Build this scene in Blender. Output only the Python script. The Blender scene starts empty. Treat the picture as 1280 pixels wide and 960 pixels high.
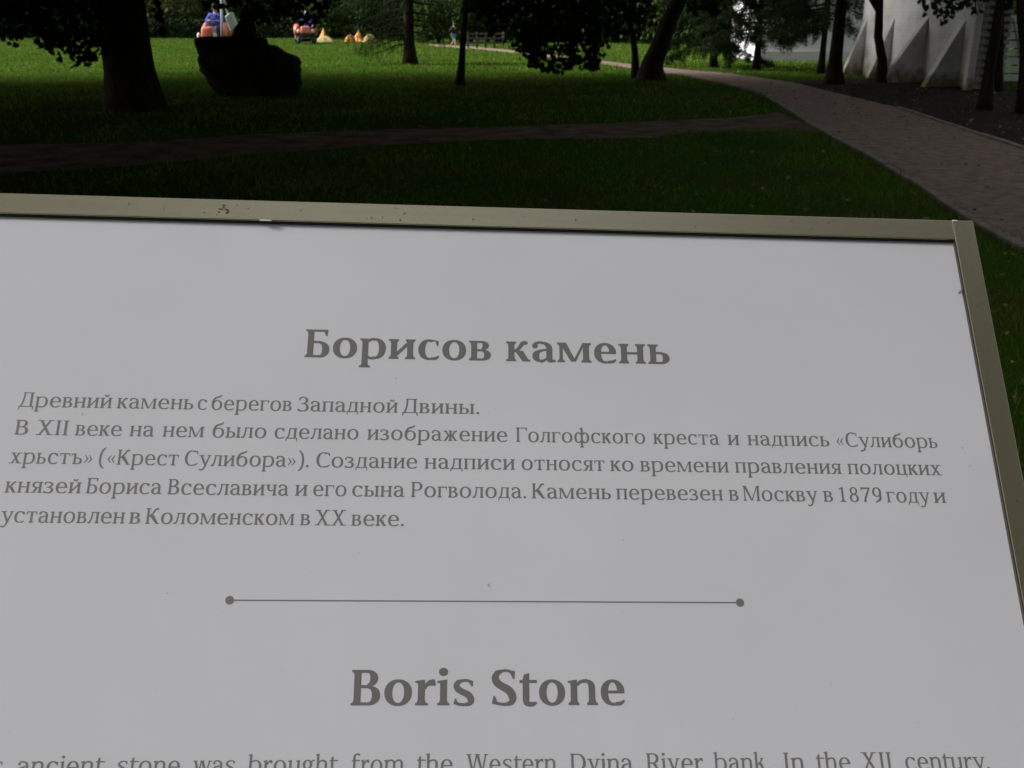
import bpy, bmesh, math, random, mathutils
import numpy as np
from mathutils import Vector, Matrix
random.seed(7); rng = np.random.default_rng(7)
SC = bpy.context.scene; COL = SC.collection
R = math.radians

# ---------------------------------------------------------------- camera
EYE = 1.5; PITCH = 20.0
cd = bpy.data.cameras.new('camera'); cam = bpy.data.objects.new('camera', cd); COL.objects.link(cam)
cam.location = (0, 0, EYE); cam.rotation_euler = (R(90-PITCH), 0, 0)
cd.sensor_width = 36; cd.lens = 35.92; cd.clip_start = .05; cd.clip_end = 1500
cd.dof.use_dof = True; cd.dof.focus_distance = .80; cd.dof.aperture_fstop = 30
SC.camera = cam

# ---------------------------------------------------------------- sky and sun (soft overcast daylight)
SUN_EL, SUN_AZ = 38.0, -86.0          # azimuth from +Y towards +X: light comes from ahead and left
W = bpy.data.worlds.new('World'); SC.world = W; W.use_nodes = True
nt = W.node_tree; nt.nodes.clear()
sky = nt.nodes.new('ShaderNodeTexSky'); sky.sky_type = 'NISHITA'; sky.sun_disc = False
sky.sun_elevation = R(SUN_EL); sky.sun_rotation = R(SUN_AZ); sky.dust_density = 4; sky.air_density = 1.5; sky.ozone_density = 1
hs = nt.nodes.new('ShaderNodeHueSaturation'); hs.inputs['Saturation'].default_value = .30
bg = nt.nodes.new('ShaderNodeBackground'); bg.inputs['Strength'].default_value = .12
wo = nt.nodes.new('ShaderNodeOutputWorld')
nt.links.new(sky.outputs[0], hs.inputs['Color']); nt.links.new(hs.outputs[0], bg.inputs['Color']); nt.links.new(bg.outputs[0], wo.inputs['Surface'])
sd = bpy.data.lights.new('sun', 'SUN'); sd.energy = 5.0; sd.angle = R(12); sd.color = (1, .975, .95)
sun = bpy.data.objects.new('sun', sd); COL.objects.link(sun)
sv = Vector((math.sin(R(SUN_AZ))*math.cos(R(SUN_EL)), math.cos(R(SUN_AZ))*math.cos(R(SUN_EL)), math.sin(R(SUN_EL))))
sun.rotation_euler = sv.to_track_quat('Z', 'Y').to_euler(); sun.location = (0, 0, 30)
SC.view_settings.view_transform = 'Standard'; SC.view_settings.look = 'None'
SC.view_settings.exposure = 0.48; SC.view_settings.gamma = 1
SC.render.engine = 'CYCLES'; SC.cycles.use_denoising = True
SC.cycles.max_bounces = 6; SC.cycles.diffuse_bounces = 3; SC.cycles.glossy_bounces = 2

# ---------------------------------------------------------------- where things stand: bearing and distance on the ground
FP = 1277.36
def ground(px, py, z=0):
    dx, dy = (px-640)/FP, (py-480)/FP; p = R(PITCH)
    d = Vector((dx, math.cos(p)-dy*math.sin(p), -math.sin(p)-dy*math.cos(p)))
    return Vector((0, 0, EYE))+d*((EYE-z)/-d.z)
def at(px, py, Y):
    dx, dy = (px-640)/FP, (py-480)/FP; p = R(PITCH)
    d = Vector((dx, math.cos(p)-dy*math.sin(p), -math.sin(p)-dy*math.cos(p)))
    return Vector((0, 0, EYE))+d*(Y/d.y)

# ---------------------------------------------------------------- materials
MATS = {}
def mat(name, col, rough=.8, metal=0, var=None, scale=8, detail=4, bump=0, bscale=60, spec=.4, stretch=None, col2=None, lo=.35, hi=.65, coat=0, island=0, trans=0):
    if name in MATS: return MATS[name]
    m = bpy.data.materials.new(name); m.use_nodes = True; MATS[name] = m
    n = m.node_tree.nodes; l = m.node_tree.links; b = n['Principled BSDF']
    b.inputs['Base Color'].default_value = (*col, 1); b.inputs['Roughness'].default_value = rough
    b.inputs['Metallic'].default_value = metal; b.inputs['Specular IOR Level'].default_value = spec; b.inputs['Coat Weight'].default_value = coat
    tc = n.new('ShaderNodeTexCoord'); mp = n.new('ShaderNodeMapping'); l.new(tc.outputs['Object'], mp.inputs[0])
    if stretch: mp.inputs['Scale'].default_value = stretch
    out = None
    if col2 or var:
        t = n.new('ShaderNodeTexNoise'); t.inputs['Scale'].default_value = scale; t.inputs['Detail'].default_value = detail; l.new(mp.outputs[0], t.inputs['Vector'])
        c = n.new('ShaderNodeValToRGB'); c.color_ramp.elements[0].position = lo; c.color_ramp.elements[1].position = hi
        c.color_ramp.elements[0].color = (*col, 1)
        c.color_ramp.elements[1].color = (*(col2 or tuple(min(1, v*(1+var)) for v in col)), 1)
        l.new(t.outputs['Fac'], c.inputs[0]); out = c.outputs[0]
    if island:
        g = n.new('ShaderNodeNewGeometry'); mr = n.new('ShaderNodeMapRange'); mr.inputs['To Min'].default_value = 1-island; mr.inputs['To Max'].default_value = 1+island
        l.new(g.outputs['Random Per Island'], mr.inputs['Value']); h = n.new('ShaderNodeHueSaturation'); l.new(mr.outputs[0], h.inputs['Value'])
        if out: l.new(out, h.inputs['Color'])
        else: h.inputs['Color'].default_value = (*col, 1)
        out = h.outputs[0]
    if out: l.new(out, b.inputs['Base Color'])
    if bump:
        t = n.new('ShaderNodeTexNoise'); t.inputs['Scale'].default_value = bscale; t.inputs['Detail'].default_value = 5; l.new(mp.outputs[0], t.inputs['Vector'])
        u = n.new('ShaderNodeBump'); u.inputs['Strength'].default_value = bump; u.inputs['Distance'].default_value = .02; l.new(t.outputs['Fac'], u.inputs['Height']); l.new(u.outputs[0], b.inputs['Normal'])
    if trans:
        tr = n.new('ShaderNodeBsdfTranslucent'); mx = n.new('ShaderNodeMixShader'); mx.inputs[0].default_value = trans
        if out: l.new(out, tr.inputs['Color'])
        else: tr.inputs['Color'].default_value = (*col, 1)
        l.new(b.outputs[0], mx.inputs[1]); l.new(tr.outputs[0], mx.inputs[2]); l.new(mx.outputs[0], n['Material Output'].inputs['Surface'])
    return m

# ---------------------------------------------------------------- mesh helpers
class MB:
    def __init__(s): s.v = []; s.f = []
    def add(s, vs, fs): n = len(s.v); s.v += [tuple(v) for v in vs]; s.f += [tuple(n+i for i in f) for f in fs]; return s
    def box(s, c, d, rot=None, taper=1):
        vs = []
        for z in (-.5, .5):
            k = 1 if z < 0 else taper
            for x, y in ((-.5, -.5), (.5, -.5), (.5, .5), (-.5, .5)):
                p = Vector((x*d[0]*k, y*d[1]*k, z*d[2]))
                if rot is not None: p = rot @ p
                vs.append(p+Vector(c))
        return s.add(vs, [(3, 2, 1, 0), (4, 5, 6, 7), (0, 1, 5, 4), (1, 2, 6, 5), (2, 3, 7, 6), (3, 0, 4, 7)])
    def tube(s, pts, rad, n=8, cap=True, flat=None):
        pts = [Vector(p) for p in pts]; rings = []; ref = None
        for i, p in enumerate(pts):
            t = (pts[min(i+1, len(pts)-1)]-pts[max(i-1, 0)]); t = t.normalized() if t.length > 1e-9 else Vector((0, 0, 1))
            if ref is None: ref = Vector((1, 0, 0)) if abs(t.x) < .8 else Vector((0, 1, 0))
            a = (ref-t*ref.dot(t)).normalized(); b = t.cross(a); ref = a
            r = rad[i] if hasattr(rad, '__len__') else rad
            rings.append([p+(a*math.cos(2*math.pi*k/n)+b*math.sin(2*math.pi*k/n)*(flat or 1))*r for k in range(n)])
        vs = [v for r_ in rings for v in r_]; fs = []
        for i in range(len(pts)-1):
            for k in range(n): fs.append((i*n+k, i*n+(k+1) % n, (i+1)*n+(k+1) % n, (i+1)*n+k))
        if cap: fs += [tuple(range(n-1, -1, -1)), tuple(range((len(pts)-1)*n, len(pts)*n))]
        return s.add(vs, fs)
    def ball(s, c, r, nu=12, nv=8, f=None):
        r = r if hasattr(r, '__len__') else (r, r, r); vs = [(c[0], c[1], c[2]-r[2])]
        for j in range(1, nv):
            a = -math.pi/2+math.pi*j/nv
            for i in range(nu):
                b = 2*math.pi*i/nu; vs.append((c[0]+r[0]*math.cos(a)*math.cos(b), c[1]+r[1]*math.cos(a)*math.sin(b), c[2]+r[2]*math.sin(a)))
        vs.append((c[0], c[1], c[2]+r[2])); fs = []
        for i in range(nu):
            k = (i+1) % nu; fs.append((0, 1+k, 1+i)); e = 1+(nv-2)*nu; fs.append((len(vs)-1, e+i, e+k))
            for j in range(nv-2): q = 1+j*nu; fs.append((q+i, q+k, q+nu+k, q+nu+i))
        return s.add(vs, fs)
    def build(s, name, m, parent=None, smooth=False, bevel=0, world=None, seg=2):
        me = bpy.data.meshes.new(name); me.from_pydata(s.v, [], s.f); me.materials.append(m)
        if bevel:
            bm = bmesh.new(); bm.from_mesh(me); bmesh.ops.bevel(bm, geom=bm.edges[:], offset=bevel, segments=seg, affect='EDGES', profile=.5, clamp_overlap=True); bm.to_mesh(me); bm.free()
        if smooth:
            for p in me.polygons: p.use_smooth = True
        o = bpy.data.objects.new(name, me); COL.objects.link(o)
        if parent is not None: o.parent = parent
        if world is not None: o.matrix_basis = world
        return o
def tag(o, label=None, cat=None, group=None, kind=None):
    if label: o['label'] = label
    if cat: o['category'] = cat
    if group: o['group'] = group
    if kind: o['kind'] = kind
    return o
def empty(name, loc, rz=0, label=None, cat=None, group=None):
    o = bpy.data.objects.new(name, None); COL.objects.link(o); o.location = loc; o.rotation_euler = (0, 0, rz); o.empty_display_size = .2
    return tag(o, label, cat, group)
def dup(o, parent=None):
    c = o.copy(); COL.objects.link(c)
    if parent is not None: c.parent = parent
    for ch in list(o.children): dup(ch, c)
    return c
def np_mesh(name, co, nper, m, parent=None, kind=None):
    """many small faces: co (N, nper, 3)"""
    N = co.shape[0]; me = bpy.data.meshes.new(name)
    me.vertices.add(N*nper); me.vertices.foreach_set('co', co.astype(np.float32).ravel())
    me.loops.add(N*nper); me.loops.foreach_set('vertex_index', np.arange(N*nper, dtype=np.int32))
    me.polygons.add(N); me.polygons.foreach_set('loop_start', np.arange(N, dtype=np.int32)*nper); me.polygons.foreach_set('loop_total', np.full(N, nper, dtype=np.int32))
    me.update(calc_edges=True); me.materials.append(m)
    o = bpy.data.objects.new(name, me); COL.objects.link(o)
    if parent is not None: o.parent = parent
    if kind: o['kind'] = kind
    return o
OVAL = np.array([(0, -.5), (.22, -.25), (.27, .05), (.14, .35), (0, .55), (-.14, .35), (-.27, .05), (-.22, -.25)])
MAPLE = np.array([(0, -.5), (.06, -.28), (.36, -.34), (.26, -.12), (.56, .06), (.28, .12), (.30, .34), (.12, .26), (0, .6), (-.12, .26), (-.30, .34), (-.28, .12), (-.56, .06), (-.26, -.12), (-.36, -.34), (-.06, -.28)])
NEEDLE = np.array([(-.07, -.5), (.07, -.5), (.0, .5)])
def leaves(P, size, shape, tilt=1.0):
    """P (N,3) centres -> (N,k,3) faces with random frames"""
    N = len(P); z = rng.normal(size=(N, 3)); z[:, 2] = z[:, 2]*.6+tilt*rng.choice([-1, 1], N)*.6; z /= np.linalg.norm(z, axis=1)[:, None]
    a = rng.normal(size=(N, 3)); a -= z*np.sum(a*z, 1)[:, None]; a /= np.linalg.norm(a, axis=1)[:, None]; b = np.cross(z, a)
    s = size*rng.uniform(.65, 1.25, N)
    return P[:, None, :]+(shape[None, :, 0:1]*a[:, None, :]+shape[None, :, 1:2]*b[:, None, :])*s[:, None, None]

# ---------------------------------------------------------------- serif lettering drawn in code
class Pen:
    """Collects convex polygons of one glyph, units of 1/1000 em."""
    def __init__(s, bold):
        s.b = bold; s.w = 124 if bold else 88; s.t = 62 if bold else 51
        s.o = 140 if bold else 96; s.sl = 46 if bold else 42; s.st = 50 if bold else 41
        s.P = []
    def poly(s, *p): s.P.append(list(p))
    def stem(s, x, y0, y1, w=None):
        w = w or s.w; s.poly((x, y0), (x+w, y0), (x+w, y1), (x, y1))
    def ser(s, x, y, d, l=1, r=1, w=None):            # slab serif, d=+1 stands on y, -1 hangs from y
        w = w or s.w; L = x-s.sl*l; R = x+w+s.sl*r; h = s.st*d
        s.poly((L, y), (R, y), (R-4*r, y+h), (L+4*l, y+h))
        if l: s.poly((x-s.sl*.45*l, y+h*.9), (x+2, y+h*.9), (x+2, y+h*2.1))
        if r: s.poly((x+w-2, y+h*.9), (x+w+s.sl*.45*r, y+h*.9), (x+w-2, y+h*2.1))
    def st2(s, x, y0, y1, bl=1, br=1, tl=1, tr=1, w=None):
        s.stem(x, y0, y1, w)
        if bl or br: s.ser(x, y0, 1, bl, br, w)
        if tl or tr: s.ser(x, y1, -1, tl, tr, w)
    def flag(s, x, y):                                 # latin slanted head serif
        s.poly((x+s.w, y), (x+s.w, y+10), (x-s.sl-6, y-22), (x-s.sl-6, y-52)); s.poly((x-s.sl-6, y-52), (x+4, y-74), (x+s.w, y-30), (x+s.w, y))
    def ring(s, cx, cy, rx, ry, a0=0, a1=360, wx=None, wy=None, e=2.15, n=None):
        wx = wx or s.o; wy = wy or s.t
        n = n or max(6, int(abs(a1-a0)/9)); pr = None
        for i in range(n+1):
            a = math.radians(a0+(a1-a0)*i/n); c, q = math.cos(a), math.sin(a)
            f = lambda v: math.copysign(abs(v)**(2/e), v)
            o = (cx+rx*f(c), cy+ry*f(q)); k = (cx+(rx-wx)*f(c), cy+(ry-wy)*f(q))
            if pr: s.poly(pr[0], o, k, pr[1])
            pr = (o, k)
        return ((o[0]+k[0])/2, (o[1]+k[1])/2), math.hypot(o[0]-k[0], o[1]-k[1])
    def cur(s, pts, ws, n=7):                          # smooth stroke through points, width per point
        m = len(pts); P = [pts[0]]+list(pts)+[pts[-1]]; C = []; W = []
        for i in range(m-1):
            for k in range(n+(i == m-2)):
                u = k/n; q = []
                for j in (0, 1):
                    a, b, c, d = P[i][j], P[i+1][j], P[i+2][j], P[i+3][j]
                    q.append(.5*(2*b+(c-a)*u+(2*a-5*b+4*c-d)*u*u+(3*b-a-3*c+d)*u**3))
                C.append(q); W.append(ws[i]+(ws[i+1]-ws[i])*(u*u*(3-2*u)))
        pr = None
        for i in range(len(C)):
            a = C[max(0, i-1)]; b = C[min(len(C)-1, i+1)]; dx, dy = b[0]-a[0], b[1]-a[1]; l = math.hypot(dx, dy) or 1
            h = W[i]/2; L = (C[i][0]-dy/l*h, C[i][1]+dx/l*h); R = (C[i][0]+dy/l*h, C[i][1]-dx/l*h)
            if pr: s.poly(pr[0], L, R, pr[1])
            pr = (L, R)
    def dot(s, x, y, r):
        s.poly(*[(x+r*math.cos(i*math.pi/7), y+r*math.sin(i*math.pi/7)) for i in range(14)])
    def dia(s, x0, y0, x1, y1, w):                     # diagonal with horizontal width w
        s.poly((x0, y0), (x0+w, y0), (x1+w, y1), (x1, y1))
    def bar(s, x0, x1, y, h=None):
        h = h or s.t; s.poly((x0, y), (x1, y), (x1, y+h), (x0, y+h))
    def breve(s, cx, y):
        s.cur([(cx-78, y+72), (cx-40, y+14), (cx, y), (cx+40, y+14), (cx+78, y+72)], [s.t*.9, s.t*1.3, s.t*1.4, s.t*1.3, s.t*.9])

def glyph(ch, bold):
    """returns (advance, polygons)"""
    p = Pen(bold); w, t, o, sl, st = p.w, p.t, p.o, p.sl, p.st; X = 500; C = 700; D = -225
    B = 1 if bold else 0; lb = 22+sl; e = 40 if not bold else 34
    ch = {'а':'a','с':'c','е':'e','о':'o','р':'p','у':'y','х':'x','В':'B','С':'C','Р':'P','Х':'X','З':'З'}.get(ch, ch)
    A = 0
    if ch == 'o': rx = 225+18*B; p.ring(e+rx, 250, rx, 262); A = 2*e+2*rx
    elif ch == 'e':
        rx = 208+16*B; cx = e+rx; m, q = p.ring(cx, 250, rx, 262, 0, 285, o, t); p.bar(e+o*.7, cx+rx-4, 262-t*.5, t*.95)
        p.cur([m, (cx+rx*.62, 34), (cx+rx*.97, 92)], [q, t*1.2, t*.6]); p.poly((cx+rx-o, 262), (cx+rx, 262), (cx+rx, 240), (cx+rx-o, 240)); A = 2*e+2*rx-8
    elif ch == 'c':
        rx = 205+16*B; cx = e+rx; m, q = p.ring(cx, 250, rx, 262, 62, 285, o, t)
        p.cur([m, (cx+rx*.6, 34), (cx+rx*.92, 92)], [q, t*1.2, t*.6])
        p.poly((cx+rx*.2, 508), (cx+rx*.86, 472), (cx+rx*.84, 345), (cx+rx*.70, 345), (cx+rx*.56, 455), (cx+rx*.2, 465)); A = 2*e+2*rx-22
    elif ch == 'a':
        sx = 300+10*B; p.ring(sx+w-185-20*B, 330, 185+20*B, 182, 0, 100, w, t*1.05); p.stem(sx, 90, 332)
        p.cur([(72, 392), (110, 470), (200, 490), (240, 488)], [t*1.6, t*1.15, t*1.0, t]); p.dot(86, 398, t*.85+10*B)
        p.cur([(sx+w/2, 110), (sx+w/2+8, 40), (sx+w+62, 26)], [w, w*.85, t*.8])
        p.ring(e+165, 145, 165+4*B, 155, 68, 300, o, t); p.cur([(e+150, 278), (sx-60, 296), (sx+12, 306)], [t, t*.9, t*.8])
        p.cur([(e+150, 12), (sx-70, 22), (sx-5, 74), (sx+20, 110)], [t*1.3, t*1.1, t*.8, t*.8]); A = sx+w+72
    elif ch == 'в':
        p.st2(lb, 0, X, 1, 0, 1, 0); x = lb+w-20; b1 = 238+22*B; b2 = 265+26*B
        p.bar(x, x+b1*.45, X-t*.9, t*.9); p.bar(x, x+b1*.5, 262-t*.5, t*.9); p.bar(x, x+b2*.45, 0, t*.9)
        p.ring(x+b1*.42, 381, b1*.58, 119, -90, 90, o*.95, t*.9); p.ring(x+b2*.42, 140, b2*.62, 140, -90, 90, o, t*.9); A = x+b2*1.04+e-5
    elif ch in 'ьъы':
        x0 = lb if ch != 'ъ' else lb+60; p.st2(x0, 0, X, 1, 0, 1 if ch != 'ъ' else 0, 1 if ch != 'ъ' else 0)
        if ch == 'ъ': p.bar(24, x0+w, X-st*1.15, st*1.15); p.poly((24, X), (24, X-130), (42, X-130), (76, X-30))
        x = x0+w-20; b = 262+24*B; p.bar(x, x+b*.5, 282-t*.5, t*.95); p.bar(x, x+b*.45, 0, t*.9); p.ring(x+b*.42, 150, b*.6, 150, -90, 90, o, t*.92)
        A = x+b*1.02+e-5
        if ch == 'ы': x2 = A+30; p.st2(x2, 0, X); A = x2+w+lb
    elif ch == 'г':
        p.st2(lb, 0, X, 1, 1.2, 1, 0); p.bar(lb, 395+20*B, X-st*1.2, st*1.2); p.poly((395+20*B, X), (340, X-30), (372+10*B, X-150), (392+16*B, X-150)); A = 415+20*B
    elif ch == 'п':
        x2 = lb+w+195+10*B; p.st2(lb, 0, X, 1, .8, 1, 0); p.st2(x2, 0, X, .8, 1, 0, 1); p.bar(lb, x2+10, X-st*1.1, st*1.1); A = x2+w+lb
    elif ch in 'ни':
        x2 = lb+w+195+10*B; p.st2(lb, 0, X, 1, .8, 1, .8); p.st2(x2, 0, X, .8, 1, .8, 1); A = x2+w+lb
        if ch == 'н': p.bar(lb, x2+10, 262-t*.5, t*1.0)
        else: p.poly((lb+w-12, 55), (lb+w-12, 55+t*1.9), (x2+12, X-55), (x2+12, X-55-t*1.9))
    elif ch == 'й':
        A, q = glyph('и', bold); p.P += q; p.breve(A/2, 575)
    elif ch == 'ц':
        x2 = lb+w+180+10*B; p.st2(lb, 0, X, 1, 0, 1, .8); p.st2(x2, 0, X, 0, 0, .8, 1); p.bar(lb, x2+w+50, 0, st*1.1)
        p.poly((x2+w+50, st), (x2+w-4, st), (x2+w+10, -125), (x2+w+34, -125)); A = x2+w+lb+14
    elif ch == 'ч':
        x2 = lb+w+165+10*B; p.st2(x2, 0, X, 1, 1, .8, 1); p.stem(lb, 330, X); p.ser(lb, X, -1, 1, .8)
        p.cur([(lb+w/2, 345), (lb+w*.75, 255), (lb+w+70, 218), (x2+10, 250)], [w, w*.8, t*1.1, t]); A = x2+w+lb
    elif ch == 'т':
        cx = 236+8*B; p.st2(cx-w/2, 0, X, 1.25, 1.25, 0, 0); p.bar(34, 2*cx-34, X-st*1.15, st*1.15)
        for sg in (-1, 1): f = lambda v: cx+sg*v; q = [(f(cx-34), X), (f(cx-34), X-150), (f(cx-54), X-150), (f(cx-90), X-30)]; p.poly(*(q if sg < 0 else q[::-1]))
        A = 2*cx
    elif ch == 'л':
        x2 = 330+15*B; p.st2(x2, 0, X, .8, 1, 0, 1); p.bar(150, x2+10, X-st*1.1, st*1.1)
        p.cur([(52, 28), (95, 40), (135, 150), (165, 330), (178, X-10)], [t*1.5, t*1.35, t*1.15, t*1.1, t*1.1]); p.dot(52, 32, t*.8); p.bar(120, 190, X-st, st); A = x2+w+lb
    elif ch == 'д':
        x2 = 340+15*B; p.stem(x2, 0, X); p.ser(x2, X, -1, 0, 1); p.bar(135, x2+10, X-st*1.1, st*1.1); p.bar(28, x2+w+52, 0, st*1.1)
        p.cur([(82, 20), (128, 120), (158, 300), (170, X-10)], [t*1.15]*4)
        p.poly((28, st), (28, -125), (50, -125), (76, 10), (76, st)); p.poly((x2+w+52, st), (x2+w+6, st), (x2+w+6, 10), (x2+w+30, -125), (x2+w+52, -125)); A = x2+w+78
    elif ch == 'к':
        p.st2(lb, 0, X, 1, .8, 1, .8); x = lb+w; p.bar(x-10, x+60, 262-t*.5, t)
        p.cur([(x+20, 262), (x+95, 340), (x+160, 455), (x+215, 478)], [t*1.1, t*1.3, t*1.5, t*1.4]); p.dot(x+218, 470, t*.8); p.poly((x+30, 290), (x+60+w*.9, 262), (x+160+w*1.05, 20), (x+160, 0), (x+20, 240))
        p.bar(x+150, x+215+w*.8, 0, st); A = x+225+w*.8
    elif ch == 'м':
        x2 = 500+40*B; tw = w*.55; p.st2(lb, 0, X, 1, .9, 1, 0, tw); p.st2(x2, 0, X, .8, 1, 0, 1); m = (lb+x2+tw)/2
        p.poly((lb, X), (lb+w*1.1, X), (m+w*.5, 20), (m-w*.35, 20)); p.poly((x2, X), (x2+w*.4, X), (m+w*.45, 20), (m-w*.05, 20)); A = x2+w+lb
    elif ch == 'p':
        p.stem(lb, D, X); p.ser(lb, D, 1, 1, 1.2); p.ser(lb, X, -1, 1, 0); rx = 200+16*B
        cx = lb+w+rx-o*.55; p.ring(cx, 250, rx, 262, -112, 112, o, t); p.cur([(lb+w-10, 420), (lb+w+50, 478), (cx-10, 490)], [t, t, t]); p.cur([(lb+w-10, 40), (lb+w+50, 8), (cx-10, 10)], [t, t, t]); A = cx+rx+e
    elif ch == 'y':
        p.dia(262-w*.1, 0, 52, X-10, w*1.05); p.cur([(432, X-15), (330, 170), (268, -20), (210, -150), (130, -190), (86, -175)], [t*1.1, t*1.15, t*1.2, t*1.2, t*1.2, t*1.5]); p.dot(92, -172, t*.8)
        p.bar(10, 195+w*.3, X-st, st); p.bar(345, 492, X-st, st); A = 492
    elif ch == 'x':
        p.dia(330, 5, 70, X-5, w*1.12); p.poly((85, 5), (85+t*1.4, 5), (398, X-5), (398-t*1.4, X-5)); p.bar(10, 180, 0, st); p.bar(295, 500+20*B, 0, st); p.bar(25, 205+w*.3, X-st, st); p.bar(310, 475, X-st, st); A = 508+20*B
    elif ch == 'б':
        rx = 222+18*B; cx = e+rx; p.ring(cx, 232, rx, 244, 0, 360)
        p.cur([(e+o*.5, 250), (e+o*.52, 400), (cx-90, 560), (cx+40, 630), (cx+120, 660), (cx+165, 730)], [o, o*.9, t*1.6, t*1.5, t*1.35, t*.9]); A = 2*e+2*rx
    elif ch == 'я':
        x2 = 300+20*B; p.st2(x2, 0, X, .9, 1, 0, 1); p.bar(190, x2+10, X-t, t); p.bar(190, x2+10, 235-t*.5, t)
        p.ring(198, 365, 150, 142, 90, 270, o*.92, t); p.poly((170, 228), (170+w*1.05, 228), (98+w*.75, 10), (98-w*.25, 10)); p.bar(22, 150, 0, st); A = x2+w+lb
    elif ch == 'з':
        p.cur([(52, 400), (90, 480), (170, 492), (230, 470)], [t*1.2, t, t, t*1.3]); p.dot(66, 402, t*.7)
        p.ring(200, 380, 150+10*B, 122, -90, 90, o*.92, t); p.ring(195, 135, 185+10*B, 147, -90, 90, o, t); p.bar(130, 215, 258-t*.5, t)
        p.cur([(40, 80), (100, 22), (200, 6+t*.4)], [t*1.8, t*1.3, t]); A = 380+e
    elif ch == 'ж':
        c = 322; p.st2(c-w/2, 0, X, .8, .8, .8, .8)
        for sg in (-1, 1):
            f = lambda v: c+sg*v
            p.cur([(f(w/2-5), 262), (f(w/2+65), 320), (f(w/2+120), 440), (f(w/2+180), 475)], [t*1.1, t*1.3, t*1.4, t*1.4]); p.dot(f(w/2+185), 468, t*.75)
            q = [(f(w/2), 290), (f(w/2+35+w*.5), 270), (f(w/2+125+w*.9), 15), (f(w/2+125), 0), (f(w/2-5), 235)]; p.poly(*(q[::-1] if sg > 0 else q)); a, b = f(w/2+110), f(w/2+185+w*.5); p.bar(min(a, b), max(a, b), 0, st)
        A = 644
    elif ch == 'ф':
        r = 175; c = e+2*r-o*.35; p.ring(e+r, 250, r, 262, 40, 320, o, t); p.ring(2*c-e-r, 250, r, 262, -140, 140, o, t); p.stem(c-w/2, D, 735); p.ser(c-w/2, D, 1, 1, 1); p.flag(c-w/2, 725)
        for sg in (-1, 1): p.cur([(c+sg*(w/2-6), 440), (c+sg*100, 486), (c+sg*170, 490)], [t]*3); p.cur([(c+sg*(w/2-6), 55), (c+sg*100, 12), (c+sg*170, 10)], [t]*3)
        A = 2*c
    # capitals
    elif ch in 'Б':
        x = lb+4; p.st2(x, 0, C, 1, 0, 1, 0); p.bar(x, 455+20*B, C-st*1.1, st*1.1); p.poly((455+20*B, C), (380, C-30), (428+10*B, C-165), (450+16*B, C-165)); q = x+w-20; b = 315+20*B
        p.bar(q, q+b*.5, 385-t*.5, t); p.bar(q, q+b*.45, 0, t); p.ring(q+b*.42, 200, b*.6, 205, -90, 90, o*1.05, t); A = q+b*1.02+e
    elif ch in 'BPDR':
        x = lb+4; p.st2(x, 0, C, 1, 0 if ch in 'BD' else 1.2, 1, 0); q = x+w-20
        if ch == 'B':
            b1, b2 = 285+30*B, 325+30*B; p.bar(q, q+b1*.45, C-t, t); p.bar(q, q+b2*.45, 368-t*.5, t); p.bar(q, q+b2*.45, 0, t)
            p.ring(q+b1*.4, 532, b1*.6, 168, -90, 90, o, t); p.ring(q+b2*.42, 195, b2*.6, 195, -90, 90, o*1.05, t); A = q+b2*1.02+e
        elif ch == 'D':
            b = 455; p.bar(q, q+b*.4, C-t, t); p.bar(q, q+b*.4, 0, t); p.ring(q+b*.34, 350, b*.66, 350, -90, 90, o*1.1, t); A = q+b+e
        else:
            b = 325; p.bar(q, q+b*.45, C-t, t); p.bar(q, q+b*.45, 320-t*.5, t); p.ring(q+b*.4, 500, b*.62, 200, -90, 90, o*1.05, t); A = q+b*1.02+e
            if ch == 'R': p.poly((q+100, 325), (q+100+w*1.2, 325), (q+290+w*.9, 0), (q+290-w*.2, 0)); p.bar(q+280, q+345+w*.5, 0, st); A = q+360+w*.5
    elif ch == 'Г':
        p.st2(lb+4, 0, C, 1, 1.3, 1, 0); p.bar(lb, 490, C-st*1.1, st*1.1); p.poly((490, C), (420, C-30), (462, C-170), (486, C-170)); A = 500
    elif ch == 'I': p.st2(lb+22, 0, C, 1.1, 1.1, 1.1, 1.1); A = w+2*lb+44
    elif ch == 'K' or ch == 'К':
        x = lb+4; p.st2(x, 0, C, 1, 1, 1, 1); x += w; p.cur([(x-5, 330), (x+130, 460), (x+230, 640), (x+320, 668)], [t*1.1, t*1.3, t*1.5, t*1.4]); p.dot(x+318, 662, t*.8)
        p.bar(x-10, x+40, 350-t*.5, t); p.poly((x+60, 400), (x+80+w*1.1, 390), (x+280+w*1.1, 10), (x+280, 0), (x+20, 350)); p.bar(x+262, x+330+w*.9, 0, st); A = x+345+w*.9
    elif ch in 'MМ':
        x2 = 620; tw = w*.55; x = lb+20; p.st2(x, 0, C, 1, 1.1, 1, 0, tw); p.st2(x2, 0, C, 1, 1, 0, 1); m = (x+x2+tw)/2
        p.poly((x, C), (x+w*1.15, C), (m+w*.5, 20), (m-w*.35, 20)); p.poly((x2, C), (x2+w*.4, C), (m+w*.45, 20), (m-w*.05, 20)); A = x2+w+lb
    elif ch == 'X':
        p.dia(420, 5, 95, C-5, w*1.15); p.poly((95, 5), (95+t*1.5, 5), (500, C-5), (500-t*1.5, C-5)); p.bar(15, 205, 0, st); p.bar(375, 610, 0, st); p.bar(30, 250, C-st, st); p.bar(395, 590, C-st, st); A = 620
    elif ch == 'W':
        p.dia(215, 10, 60, C-5, w*1.05); p.poly((250, 10), (250+t, 10), (440, C-5), (440-t*1.1, C-5)); p.dia(560, 10, 390, C-5, w*1.05); p.poly((600, 10), (600+t, 10), (775, C-5), (775-t*1.1, C-5))
        p.bar(15, 205, C-st, st); p.bar(350, 520, C-st, st); p.bar(690, 840, C-st, st); A = 850
    elif ch == 'T':
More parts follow.
